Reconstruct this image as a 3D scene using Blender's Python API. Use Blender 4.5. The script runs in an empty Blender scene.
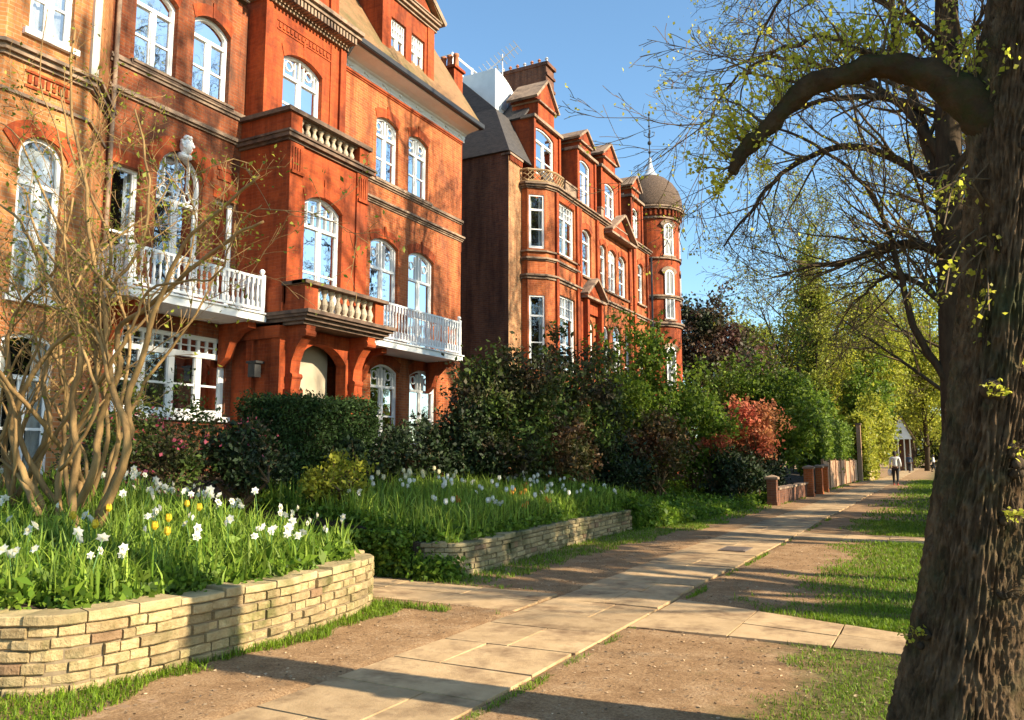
import bpy, math, random
import numpy as np
from mathutils import Vector, Matrix, noise
PI = math.pi
R = math.radians
sc = bpy.context.scene
COL = sc.collection
rnd = random.Random(7)

# ------------------------------------------------------------------ materials
MATS = {}
def nt_new(name):
    m = bpy.data.materials.new(name); m.use_nodes = True
    nt = m.node_tree; nt.nodes.clear()
    out = nt.nodes.new('ShaderNodeOutputMaterial')
    return m, nt, out
def N(nt, t, **kw):
    n = nt.nodes.new(t)
    for k, v in kw.items(): setattr(n, k, v)
    return n
def rgb(c): return (c[0], c[1], c[2], 1)
def ramp(nt, fac, stops):
    r = N(nt, 'ShaderNodeValToRGB')
    while len(r.color_ramp.elements) < len(stops): r.color_ramp.elements.new(.5)
    for e, (p, c) in zip(r.color_ramp.elements, stops):
        e.position = p; e.color = rgb(c) if len(c) == 3 else c
    nt.links.new(fac, r.inputs[0]); return r.outputs[0]
def mixc(nt, fac, a, b, mode='MIX'):
    m = N(nt, 'ShaderNodeMix', data_type='RGBA', blend_type=mode)
    for i, v in ((0, fac), (6, a), (7, b)):
        if isinstance(v, (int, float)): m.inputs[i].default_value = v
        elif isinstance(v, tuple): m.inputs[i].default_value = rgb(v)
        else: nt.links.new(v, m.inputs[i])
    return m.outputs[2]
def noisef(nt, scale, detail=4, rough=.6, vec=None, stretch=None):
    tc = N(nt, 'ShaderNodeTexCoord'); src = vec or tc.outputs['Object']
    if stretch:
        mp = N(nt, 'ShaderNodeMapping'); mp.inputs['Scale'].default_value = stretch
        nt.links.new(src, mp.inputs[0]); src = mp.outputs[0]
    n = N(nt, 'ShaderNodeTexNoise'); n.inputs['Scale'].default_value = scale
    n.inputs['Detail'].default_value = detail; n.inputs['Roughness'].default_value = rough
    nt.links.new(src, n.inputs['Vector']); return n.outputs['Fac']
def bump(nt, h, strength, dist, b):
    n = N(nt, 'ShaderNodeBump'); n.inputs['Strength'].default_value = strength
    n.inputs['Distance'].default_value = dist
    nt.links.new(h, n.inputs['Height']); nt.links.new(n.outputs[0], b.inputs['Normal'])
def surf(name, c1, c2, scale=3, rough=.85, bs=30, bstr=.3, bd=.01, island=0, spec=.3, stretch=None, metal=0, dirt=None, dscale=.7, odd=None):
    if name in MATS: return MATS[name]
    m, nt, out = nt_new(name)
    b = N(nt, 'ShaderNodeBsdfPrincipled')
    f = noisef(nt, scale, 5, .65, stretch=stretch)
    col = ramp(nt, f, [(.3, c1), (.7, c2)])
    if dirt:
        d = noisef(nt, dscale, 4, .7)
        dm = ramp(nt, d, [(.48, (0, 0, 0)), (.68, (1, 1, 1))])
        col = mixc(nt, dm, col, dirt)
    if odd:
        g = N(nt, 'ShaderNodeNewGeometry'); col = mixc(nt, ramp(nt, g.outputs['Random Per Island'], [(.92, (0, 0, 0)), (.94, (.8, .8, .8))]), col, odd)
    if island:
        g = N(nt, 'ShaderNodeNewGeometry')
        hs = N(nt, 'ShaderNodeHueSaturation')
        mr = N(nt, 'ShaderNodeMapRange'); mr.inputs['To Min'].default_value = 1-island; mr.inputs['To Max'].default_value = 1+island
        nt.links.new(g.outputs['Random Per Island'], mr.inputs['Value']); nt.links.new(mr.outputs[0], hs.inputs['Value'])
        nt.links.new(col, hs.inputs['Color']); col = hs.outputs[0]
    nt.links.new(col, b.inputs['Base Color'])
    b.inputs['Roughness'].default_value = rough; b.inputs['Specular IOR Level'].default_value = spec
    b.inputs['Metallic'].default_value = metal
    if bstr: bump(nt, noisef(nt, bs, 6, .7, stretch=stretch), bstr, bd, b)
    nt.links.new(b.outputs[0], out.inputs[0]); MATS[name] = m; return m
def brick(name, c1, c2, mortar, dark, bw=.225, bh=.075, mort=.009, dscale=.5, dlo=.5, dhi=.75):
    m, nt, out = nt_new(name); b = N(nt, 'ShaderNodeBsdfPrincipled')
    g = N(nt, 'ShaderNodeNewGeometry'); tc = N(nt, 'ShaderNodeTexCoord')
    cr = N(nt, 'ShaderNodeVectorMath', operation='CROSS_PRODUCT'); cr.inputs[0].default_value = (0, 0, 1)
    nt.links.new(g.outputs['True Normal'], cr.inputs[1])
    dt = N(nt, 'ShaderNodeVectorMath', operation='DOT_PRODUCT')
    nt.links.new(cr.outputs[0], dt.inputs[0]); nt.links.new(tc.outputs['Object'], dt.inputs[1])
    sp = N(nt, 'ShaderNodeSeparateXYZ'); nt.links.new(tc.outputs['Object'], sp.inputs[0])
    cb = N(nt, 'ShaderNodeCombineXYZ'); nt.links.new(dt.outputs['Value'], cb.inputs[0]); nt.links.new(sp.outputs[2], cb.inputs[1])
    bt = N(nt, 'ShaderNodeTexBrick'); nt.links.new(cb.outputs[0], bt.inputs['Vector'])
    bt.inputs['Color1'].default_value = rgb(c1); bt.inputs['Color2'].default_value = rgb(c2); bt.inputs['Mortar'].default_value = rgb(mortar)
    bt.inputs['Scale'].default_value = 1; bt.inputs['Mortar Size'].default_value = mort; bt.inputs['Brick Width'].default_value = bw
    bt.inputs['Row Height'].default_value = bh; bt.inputs['Bias'].default_value = -.1; bt.inputs['Mortar Smooth'].default_value = .3
    n1 = noisef(nt, dscale, 6, .75, stretch=(1, 1, .45)); n2 = noisef(nt, 7, 4, .7)
    col = mixc(nt, ramp(nt, n1, [(dlo, (0, 0, 0)), (dhi, (1, 1, 1))]), bt.outputs['Color'], dark)
    n3 = noisef(nt, 2.2, 5, .7, stretch=(1, 1, .12)); col = mixc(nt, 1., col, ramp(nt, n3, [(.36, (.50, .46, .46)), (.56, (1, 1, 1))]), 'MULTIPLY')
    hs = N(nt, 'ShaderNodeHueSaturation'); mr = N(nt, 'ShaderNodeMapRange'); mr.inputs['To Min'].default_value = .72; mr.inputs['To Max'].default_value = 1.28
    nt.links.new(n2, mr.inputs['Value']); nt.links.new(mr.outputs[0], hs.inputs['Value']); nt.links.new(col, hs.inputs['Color'])
    nt.links.new(hs.outputs[0], b.inputs['Base Color']); b.inputs['Roughness'].default_value = .85; b.inputs['Specular IOR Level'].default_value = .25
    inv = N(nt, 'ShaderNodeMath', operation='SUBTRACT'); inv.inputs[0].default_value = 1; nt.links.new(bt.outputs['Fac'], inv.inputs[1])
    ad = N(nt, 'ShaderNodeMath', operation='MULTIPLY_ADD'); nt.links.new(noisef(nt, 60, 3, .7), ad.inputs[0]); ad.inputs[1].default_value = .5; nt.links.new(inv.outputs[0], ad.inputs[2])
    bump(nt, ad.outputs[0], .5, .01, b)
    nt.links.new(b.outputs[0], out.inputs[0]); MATS[name] = m; return m
def leafm(name, c1, c2, trans=.35, island=.45, rough=.55, c3=None, cs=.9):
    m, nt, out = nt_new(name)
    g = N(nt, 'ShaderNodeNewGeometry')
    col = ramp(nt, g.outputs['Random Per Island'], [(0, c1), (1, c2)])
    if c3: col = mixc(nt, ramp(nt, noisef(nt, cs, 3), [(.42, (0, 0, 0)), (.6, (1, 1, 1))]), col, c3)
    hs = N(nt, 'ShaderNodeHueSaturation'); mr = N(nt, 'ShaderNodeMapRange'); mr.inputs['To Min'].default_value = 1-island; mr.inputs['To Max'].default_value = 1+island
    ml = N(nt, 'ShaderNodeMath', operation='MULTIPLY'); ml.inputs[1].default_value = 37.7; nt.links.new(g.outputs['Random Per Island'], ml.inputs[0])
    fr = N(nt, 'ShaderNodeMath', operation='FRACT'); nt.links.new(ml.outputs[0], fr.inputs[0])
    nt.links.new(fr.outputs[0], mr.inputs['Value']); nt.links.new(mr.outputs[0], hs.inputs['Value']); nt.links.new(col, hs.inputs['Color'])
    b = N(nt, 'ShaderNodeBsdfPrincipled'); nt.links.new(hs.outputs[0], b.inputs['Base Color']); b.inputs['Roughness'].default_value = rough
    b.inputs['Specular IOR Level'].default_value = .35
    t = N(nt, 'ShaderNodeBsdfTranslucent'); nt.links.new(hs.outputs[0], t.inputs[0])
    mx = N(nt, 'ShaderNodeMixShader'); mx.inputs[0].default_value = trans
    nt.links.new(b.outputs[0], mx.inputs[1]); nt.links.new(t.outputs[0], mx.inputs[2]); nt.links.new(mx.outputs[0], out.inputs[0])
    MATS[name] = m; return m
def glassm():
    m, nt, out = nt_new('window_glass')
    t = N(nt, 'ShaderNodeBsdfTransparent'); t.inputs[0].default_value = (.85, .88, .88, 1)
    gl = N(nt, 'ShaderNodeBsdfGlossy'); gl.inputs['Roughness'].default_value = .02
    b = N(nt, 'ShaderNodeBump'); b.inputs['Strength'].default_value = .12; b.inputs['Distance'].default_value = .02
    nt.links.new(noisef(nt, 2.2, 2), b.inputs['Height']); nt.links.new(b.outputs[0], gl.inputs['Normal'])
    fr = N(nt, 'ShaderNodeFresnel'); fr.inputs[0].default_value = 1.5
    ma = N(nt, 'ShaderNodeMath', operation='MULTIPLY_ADD'); ma.inputs[1].default_value = 1.4; ma.inputs[2].default_value = .14; nt.links.new(fr.outputs[0], ma.inputs[0])
    mx = N(nt, 'ShaderNodeMixShader'); nt.links.new(ma.outputs[0], mx.inputs[0]); nt.links.new(t.outputs[0], mx.inputs[1]); nt.links.new(gl.outputs[0], mx.inputs[2])
    nt.links.new(mx.outputs[0], out.inputs[0]); return m
def cg(h):  # pick by hex sRGB -> linear
    v = [int(h[i:i+2], 16)/255 for i in (0, 2, 4)]
    return tuple(x/12.92 if x <= .04 else ((x+.055)/1.055)**2.4 for x in v)

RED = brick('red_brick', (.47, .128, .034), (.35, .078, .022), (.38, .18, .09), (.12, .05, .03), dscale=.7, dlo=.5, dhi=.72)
BAYB = brick('yellow_red_brick', (.52, .21, .068), (.40, .135, .042), (.42, .25, .13), (.20, .09, .045), dscale=.7, dlo=.55, dhi=.8)
RUB = brick('rubbed_brick', (.40, .075, .017), (.30, .052, .014), (.33, .09, .035), (.09, .028, .015), mort=.004, dscale=.8, dlo=.47, dhi=.74)
STOCK = brick('stock_brick', (.42, .22, .10), (.33, .13, .05), (.34, .24, .14), (.12, .07, .045), dscale=.9)
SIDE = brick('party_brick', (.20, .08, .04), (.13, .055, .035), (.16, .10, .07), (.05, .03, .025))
STONE = surf('weathered_stone', (.20, .14, .10), (.36, .25, .17), 4, .9, 30, .5, .01, dirt=(.07, .05, .04), dscale=1.3)
DSTONE = surf('sooty_stone', (.09, .06, .045), (.2, .13, .09), 4, .9, 30, .5, .01, dirt=(.05, .035, .03), dscale=1.3)
BALU = surf('baluster_stone', (.34, .27, .19), (.5, .42, .31), 6, .85, 30, .3, .01)
WHITE = surf('white_paint', (.72, .72, .70), (.82, .82, .80), 3, .45, 60, .05, .003, spec=.5)
CREAM = surf('cream_render', (.66, .60, .47), (.74, .69, .56), 1.5, .8, 20, .15, .005)
TILE = surf('brown_roof_tile', (.20, .11, .055), (.30, .17, .08), 5, .85, 12, .9, .03, stretch=(1, 1, 3.5), dirt=(.12, .10, .04))
SLATE = surf('dark_slate', (.035, .033, .035), (.075, .065, .06), 4, .7, 12, .8, .03, stretch=(1, 1, 4))
LEAD = surf('grey_lead', (.35, .36, .38), (.5, .51, .53), 3, .5, 20, .2, .01)
IRON = surf('black_iron', (.012, .012, .013), (.03, .03, .03), 5, .5, 40, .1, .003, spec=.5)
ROOM = surf('dark_room', (.012, .011, .01), (.02, .018, .016), 2, .9, bstr=0)
CURT = surf('net_curtain', (.62, .61, .57), (.78, .77, .73), 5, .95, 12, .8, .04, stretch=(6, 6, .3))
POT = surf('terracotta', (.30, .11, .05), (.42, .17, .08), 4, .8)
GLASS = glassm()
BARK = surf('plane_bark', (.045, .028, .016), (.23, .15, .085), 14, .95, 60, 1, .03, stretch=(1, 1, .45), spec=.1, dirt=(.075, .075, .035), dscale=2.4)
LIMB = surf('mossy_shaded_bark', (.035, .022, .013), (.085, .056, .03), 8, .95, 26, 1, .03, dirt=(.04, .042, .014), dscale=5, spec=.1)  # moss patches are real; the bark itself is darkened to stand for crown shade
BARK2 = surf('dark_bark', (.03, .021, .014), (.08, .056, .034), 6, .95, 22, .8, .02, stretch=(1, 1, .3), spec=.15)
TWIG = surf('twig_bark', (.07, .045, .017), (.14, .095, .055), 5, .9, bstr=0)
LILAC = surf('pale_stem_bark', (.15, .088, .035), (.34, .215, .085), 7, .85, 25, .8, .01, stretch=(1, 1, .25))
WOOD = surf('fence_wood', (.30, .17, .10), (.46, .28, .17), 4, .8, 25, .4, .01, island=.2, stretch=(1, 1, .15))

# ------------------------------------------------------------------ mesh tools
class MB:
    def __init__(s): s.v = []; s.f = []
    def quad(s, *p):
        n = len(s.v); s.v.extend(tuple(q) for q in p); s.f.append(tuple(range(n, n+len(p))))
    def box(s, x0, x1, y0, y1, z0, z1, T=None):
        P = [(x, y, z) for z in (z0, z1) for y in (y0, y1) for x in (x0, x1)]
        if T: P = [T(*p) for p in P]
        n = len(s.v); s.v += [tuple(p) for p in P]
        s.f += [tuple(n+i for i in f) for f in ((0, 2, 3, 1), (4, 5, 7, 6), (0, 1, 5, 4), (2, 6, 7, 3), (0, 4, 6, 2), (1, 3, 7, 5))]
    def prism(s, poly, T, w0, w1, caps=True):  # poly of (u,z), extruded along w
        n = len(s.v); k = len(poly)
        s.v += [tuple(T(u, w0, z)) for u, z in poly]+[tuple(T(u, w1, z)) for u, z in poly]
        for i in range(k):
            j = (i+1) % k; s.f.append((n+i, n+j, n+k+j, n+k+i))
        if caps: s.f.append(tuple(n+i for i in range(k))[::-1]); s.f.append(tuple(n+k+i for i in range(k)))
    def ring(s, A, B, T, w0, w1):  # outlines A (outer), B (inner), same count
        n = len(s.v); k = len(A)
        for P, w in ((A, w0), (B, w0), (A, w1), (B, w1)): s.v += [tuple(T(u, w, z)) for u, z in P]
        for i in range(k):
            j = (i+1) % k
            s.f += [(n+2*k+i, n+2*k+j, n+3*k+j, n+3*k+i), (n+i, n+j, n+2*k+j, n+2*k+i), (n+k+i, n+3*k+i, n+3*k+j, n+k+j), (n+i, n+k+i, n+k+j, n+j)]
    def tube(s, pts, rad, sides=6, cap=True):
        pts = [Vector(p) for p in pts]; n0 = len(s.v); m = len(pts)
        up = Vector((.13, .21, 1)).normalized()
        d0 = (pts[1]-pts[0]).normalized()
        a = d0.cross(up)
        if a.length < .1: a = d0.cross(Vector((1, 0, 0)))
        a.normalize()
        for i, p in enumerate(pts):
            d = (pts[min(i+1, m-1)]-pts[max(i-1, 0)])
            if d.length < 1e-9: d = d0
            d.normalize(); a = (a-d*a.dot(d))
            if a.length < 1e-6: a = d.orthogonal()
            a.normalize(); b = d.cross(a)
            r = rad[i] if hasattr(rad, '__len__') else rad
            for k in range(sides):
                t = 2*PI*k/sides; q = p+a*(r*math.cos(t))+b*(r*math.sin(t)); s.v.append((q.x, q.y, q.z))
        for i in range(m-1):
            for k in range(sides):
                k2 = (k+1) % sides; A = n0+i*sides
                s.f.append((A+k, A+k2, A+sides+k2, A+sides+k))
        if cap:
            s.f.append(tuple(n0+k for k in range(sides))[::-1]); s.f.append(tuple(n0+(m-1)*sides+k for k in range(sides)))
    def lathe(s, c, prof, n=12):
        n0 = len(s.v); m = len(prof)
        for r, z in prof:
            for k in range(n): t = 2*PI*k/n; s.v.append((c[0]+r*math.cos(t), c[1]+r*math.sin(t), c[2]+z))
        for i in range(m-1):
            for k in range(n):
                k2 = (k+1) % n; s.f.append((n0+i*n+k, n0+i*n+k2, n0+(i+1)*n+k2, n0+(i+1)*n+k))
        s.f.append(tuple(n0+k for k in range(n))[::-1]); s.f.append(tuple(n0+(m-1)*n+k for k in range(n)))
    def ball(s, c, r, n=8, m=6, sq=(1, 1, 1)):
        s0 = len(s.v)
        s.lathe((0, 0, 0), [(max(.001, r*math.sin(PI*i/m)), -r*math.cos(PI*i/m)) for i in range(m+1)], n)
        for i in range(s0, len(s.v)):
            v = s.v[i]; s.v[i] = (c[0]+v[0]*sq[0], c[1]+v[1]*sq[1], c[2]+v[2]*sq[2])
    def build(s, name, mat, parent=None, smooth=False): return mk(name, s.v, s.f, mat, parent, smooth)
    def build_each(s, name, mat, parent=None, tol=.012, smooth=False):  # one object per separate piece
        par = list(range(len(s.v)))
        def fd(i):
            while par[i] != i: par[i] = par[par[i]]; i = par[i]
            return i
        for f in s.f:
            a = fd(f[0])
            for q in f[1:]: par[fd(q)] = a
        comp = {}
        for i, v in enumerate(s.v): comp.setdefault(fd(i), []).append(i)
        ks = list(comp); bb = []
        for k in ks: A = np.array([s.v[i] for i in comp[k]]); bb.append((A.min(0)-tol, A.max(0)+tol))
        gp = list(range(len(ks)))
        def fg(i):
            while gp[i] != i: i = gp[i]
            return i
        for i in range(len(ks)):
            for j in range(i):
                if (bb[i][0] <= bb[j][1]).all() and (bb[j][0] <= bb[i][1]).all(): gp[fg(i)] = fg(j)
        gr = {}; own = {k: fg(i) for i, k in enumerate(ks)}
        for f in s.f: gr.setdefault(own[fd(f[0])], []).append(f)
        out_ = []
        for g_, fs in gr.items():
            ids = sorted({q for f in fs for q in f}); mp = {q: i for i, q in enumerate(ids)}
            out_.append(mk(name, [s.v[q] for q in ids], [tuple(mp[q] for q in f) for f in fs], mat, parent, smooth))
        return out_

def root_loc(p):
    while p is not None and p.parent is not None: p = p.parent
    return Vector(p.location) if p is not None else Vector((0, 0, 0))
def mk(name, v, f, mat, parent=None, smooth=False):
    me = bpy.data.meshes.new(name)
    o0 = root_loc(parent)
    if isinstance(v, np.ndarray):
        v = v.astype(np.float32)-np.array(o0, dtype=np.float32)
        nv = len(v); nf, k = f.shape
        me.vertices.add(nv); me.vertices.foreach_set('co', v.ravel())
        me.loops.add(nf*k); me.loops.foreach_set('vertex_index', f.astype(np.int32).ravel())
        me.polygons.add(nf); me.polygons.foreach_set('loop_start', (np.arange(nf)*k).astype(np.int32))
        me.update(calc_edges=True)
    else:
        me.from_pydata([(a-o0.x, b-o0.y, c-o0.z) for a, b, c in v], [], f)
    if mat: me.materials.append(mat)
    if smooth: me.polygons.foreach_set('use_smooth', [True]*len(me.polygons))
    me.update()
    o = bpy.data.objects.new(name, me); COL.objects.link(o)
    if parent is not None: o.parent = parent
    return o
def tag(o, label=None, cat=None, group=None, kind=None):
    if label: o['label'] = label
    if cat: o['category'] = cat
    if group: o['group'] = group
    if kind: o['kind'] = kind
    return o
def thing(name, loc, label, cat, group=None, rz=0):
    o = bpy.data.objects.new(name, None); COL.objects.link(o); o.location = loc; o.rotation_euler.z = rz
    o.empty_display_size = .2
    return tag(o, label, cat, group)
def dup(o, loc, rz=0, s=1, label=None, parent=None):
    c = o.copy(); COL.objects.link(c)
    c.location = loc; c.rotation_euler = (0, 0, rz); c.scale = (s, s, s)
    if label: c['label'] = label
    for ch in o.children:
        d = ch.copy(); COL.objects.link(d); d.parent = c
        for g in ch.children:
            e = g.copy(); COL.objects.link(e); e.parent = d
    return c
def struct(name, mb, mat): return tag(mb.build(name, mat), kind='structure')

# ------------------------------------------------------------------ leaves and branches
def leaf_quads(C, size, rg, aspect=.55, up=.0, jitter=.4):
    n = len(C); a = rg.normal(size=(n, 3)); a[:, 2] += up; a /= np.linalg.norm(a, axis=1)[:, None]
    t = rg.normal(size=(n, 3)); b = np.cross(a, t); b /= np.linalg.norm(b, axis=1)[:, None]
    s = size*(1+jitter*rg.uniform(-1, 1, n))[:, None]*.5
    nrm = np.cross(a, b)*s*.25
    V = np.stack([C-a*s, C+b*s*aspect+nrm, C+a*s, C-b*s*aspect+nrm], axis=1).reshape(-1, 3)
    F = np.arange(n*4).reshape(-1, 4)
    return V, F
def clumps(center, radii, K, n, rc, rg, shell=.45, flat=.8, bottom=-1.):
    c = np.array(center); r = np.array(radii)
    d = rg.normal(size=(K*2, 3)); d /= np.linalg.norm(d, axis=1)[:, None]
    d = d[d[:, 2] > bottom][:K]
    lob = np.array([.78+.5*noise.noise(Vector((x*1.7+c[0], y*1.7+c[1], z*1.7+c[2]))) for x, y, z in d])
    rad = (shell+(1-shell)*rg.uniform(0, 1, len(d))**.6)*lob*1.1
    P = c+d*rad[:, None]*r
    out = []
    for p in P:
        k = int(n*rg.uniform(.4, 1.5)); q = rg.normal(size=(k, 3))*rc*rg.uniform(.6, 1.25); q[:, 2] *= flat
        out.append(p+q)
    return np.concatenate(out), P
def blades(P, h, w, rg, lean=.35, seg=2):
    n = len(P); hh = h*rg.uniform(.5, 1.25, n)[:, None]
    th = rg.uniform(0, 2*PI, n); d = np.stack([np.cos(th), np.sin(th), np.zeros(n)], 1)
    ph = th+PI/2+rg.uniform(-.6, .6, n); s = np.stack([np.cos(ph), np.sin(ph), np.zeros(n)], 1)*w*.5
    le = lean*rg.uniform(.1, 1.6, n)[:, None]; Z = np.array([0, 0, 1.])
    m = P+Z*hh*.6+d*hh*le*.35; t = P+Z*hh*(1-.3*le)+d*hh*le
    V = np.stack([P-s, P+s, m+s*.8, m-s*.8, t+s*.15, t-s*.15], 1).reshape(-1, 3)
    b = (np.arange(n)*6)[:, None]
    F = np.concatenate([b+np.array([0, 1, 2, 3]), b+np.array([3, 2, 4, 5])], 0)
    return V, F
def rot(d, ang, az):
    o = d.orthogonal().normalized(); o = Matrix.Rotation(az, 3, d) @ o
    return (d*math.cos(ang)+o*math.sin(ang)).normalized()
def grow(mb, tips, p, d, L, r, lvl, mx, rg, wig=.18, up=.04, kids=(9, 7, 6, 5), ang=(.55, 1.1), tmin=.25, sides=(9, 6, 4, 3, 3), ratio=.52, fine=None, rmin=.004):
    n = (10, 8, 6, 4, 3)[min(lvl, 4)]; P = [p.copy()]; Rr = [r]; D = [d.copy()]
    for i in range(n):
        d = (d+Vector((rg.gauss(0, wig), rg.gauss(0, wig), rg.gauss(0, wig)+up))).normalized()
        p = p+d*(L/n); P.append(p.copy()); Rr.append(max(rmin, r*(1-.78*(i+1)/n))); D.append(d.copy())
    tgt = fine if (fine is not None and lvl >= 2) else mb
    tgt.tube(P, Rr, sides[min(lvl, 4)], cap=False)
    if lvl >= mx: tips.append(P[-1]); tips.append(P[len(P)//2]); return
    k = kids[min(lvl, len(kids)-1)]
    for j in range(k):
        t = tmin+(1-tmin)*(j+rg.random())/k; f = t*n; i = min(n-1, int(f)); q = P[i].lerp(P[i+1], f-i)
        dd = rot(D[i], rg.uniform(*ang), rg.uniform(0, 2*PI))
        grow(mb, tips, q, dd, L*ratio*rg.uniform(.7, 1.3)*(1.15-.5*t), max(rmin, Rr[i]*rg.uniform(.45, .7)), lvl+1, mx, rg, wig*1.1, up, kids, ang, .15, sides, ratio, fine, rmin)
def bare_tree(name, base, H, r0, label, cat, seed, group=None, limbs=9, start=.3, leaf=None, leafn=0, leafs=.09, d0=(0, 0, 1), kids=(9, 7, 6, 5), mx=4, bark=None, ratio=.5, up=.05, ang=(.5, 1.05), clump=.12, rmin=.006):
    rg = random.Random(seed); t = thing(name, base, label, cat, group)
    mb = MB(); fine = MB(); tips = []
    kids = (limbs,)+tuple(kids[1:])
    grow(mb, tips, Vector(base)+Vector((0, 0, -.1)), Vector(d0).normalized(), H, r0, 0, mx, rg, .05, up, kids, ang, start, ratio=ratio, fine=fine, rmin=rmin)
    mb.build('trunk', bark or BARK2, t, True); fine.build('branches', TWIG, t)
    if leafn:
        g = np.random.default_rng(seed); T = np.array([tuple(q) for q in tips])
        C = T[g.integers(0, len(T), leafn)]+g.normal(size=(leafn, 3))*clump
        V, F = leaf_quads(C, leafs, g); mk('foliage', V, F, leaf, t)
    return t
def shrub(name, base, center, radii, K, n, rc, size, mat, label, cat, seed, group=None, sprigs=26, stems=6, stemr=.03, bottom=-1, shell=.4, stem_mat=None, aspect=.55, core=0):
    g = np.random.default_rng(seed); rg = random.Random(seed)
    t = thing(name, base, label, cat, group)
    C, P = clumps(center, radii, K, n, rc, g, shell, bottom=bottom)
    C = C[C[:, 2] > base[2]+.02]
    ex = []; sl_ = []
    for q in P[:sprigs]:
        d = np.array([*(q[:2]-np.array(center)[:2])/np.array(radii)[:2]*.35, .9])+g.normal(0, .25, 3); d /= np.linalg.norm(d); L_ = radii[2]*g.uniform(.25, .6); m_ = int(10+L_*30)
        u = g.uniform(0, 1, m_)[:, None]; ex.append(q+d*L_*u+g.normal(0, size*.5, (m_, 3))); sl_.append((q, q+d*L_))
    C = np.concatenate([C]+ex); V, F = leaf_quads(C, size, g, aspect, jitter=.6); mk('foliage', V, F, mat, t)
    mb = MB(); b = Vector(base)
    for q, e in sl_: mb.tube([q, (q+e)/2, e], [stemr*.25, stemr*.18, stemr*.08], 3)
    for i in range(stems):
        e = Vector(P[rg.randrange(len(P))]); s = b+Vector((rg.gauss(0, radii[0]*.12), rg.gauss(0, radii[0]*.12), -.05))
        m1 = s.lerp(e, .4)+Vector((rg.gauss(0, .12), rg.gauss(0, .12), (e.z-b.z)*.15)); m2 = s.lerp(e, .75)+Vector((rg.gauss(0, .1), rg.gauss(0, .1), (e.z-b.z)*.08))
        mb.tube([s, m1, m2, e], [stemr, stemr*.7, stemr*.45, stemr*.2], 5)
        for q in range(3):
            e2 = Vector(P[rg.randrange(len(P))])
            if (e2-m1).length < max(radii)*1.3: mb.tube([m1, m1.lerp(e2, .5)+Vector((0, 0, .08)), e2], [stemr*.5, stemr*.3, stemr*.12], 4)
    mb.build('stems', stem_mat or TWIG, t)
    return t

# ------------------------------------------------------------------ facade tools
def frm(o, ang=0.):
    n = Vector((math.cos(ang), math.sin(ang), 0)); t = Vector((-math.sin(ang), math.cos(ang), 0)); o = Vector(o)
    def T(u, w, z): q = o+t*u+n*w; return (q.x, q.y, o.z+z)
    return T
def arc(ua, ub, zb, rise, n=10):
    if rise <= 0: return [(ua, zb), (ub, zb)]
    w = (ub-ua)/2; Rr = (w*w+rise*rise)/(2*rise); cz = zb-Rr; cu = (ua+ub)/2; a = math.asin(min(1, w/Rr))
    if rise > w-1e-6: a = PI/2
    return [(cu+Rr*math.sin(-a+2*a*i/n), cz+Rr*math.cos(-a+2*a*i/n)) for i in range(n+1)]
def outline(ua, ub, za, zb, rise, n=10): return [(ub, za), (ua, za)]+arc(ua, ub, zb, rise, n)
def wall(mb, T, u0, u1, z0, z1, ops=(), depth=.24):
    us = sorted({u0, u1, *[o[0] for o in ops], *[o[1] for o in ops]}); zs = sorted({z0, z1, *[o[2] for o in ops], *[o[3] for o in ops]})
    for i in range(len(us)-1):
        for j in range(len(zs)-1):
            cu = (us[i]+us[i+1])/2; cz = (zs[j]+zs[j+1])/2
            if any(o[0] < cu < o[1] and o[2] < cz < o[3] for o in ops): continue
            mb.quad(T(us[i], 0, zs[j]), T(us[i+1], 0, zs[j]), T(us[i+1], 0, zs[j+1]), T(us[i], 0, zs[j+1]))
    for ua, ub, za, zb, rise in ops:
        O = outline(ua, ub, za, zb, rise)
        for i in range(len(O)):
            a, b = O[i], O[(i+1) % len(O)]; mb.quad(T(a[0], 0, a[1]), T(a[0], -depth, a[1]), T(b[0], -depth, b[1]), T(b[0], 0, b[1]))
        A = arc(ua, ub, zb, rise)
        if rise > 0:
            for a, b in zip(A[:-1], A[1:]): mb.quad(T(a[0], 0, a[1]), T(b[0], 0, b[1]), T(b[0], 0, zb), T(a[0], 0, zb))
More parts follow.
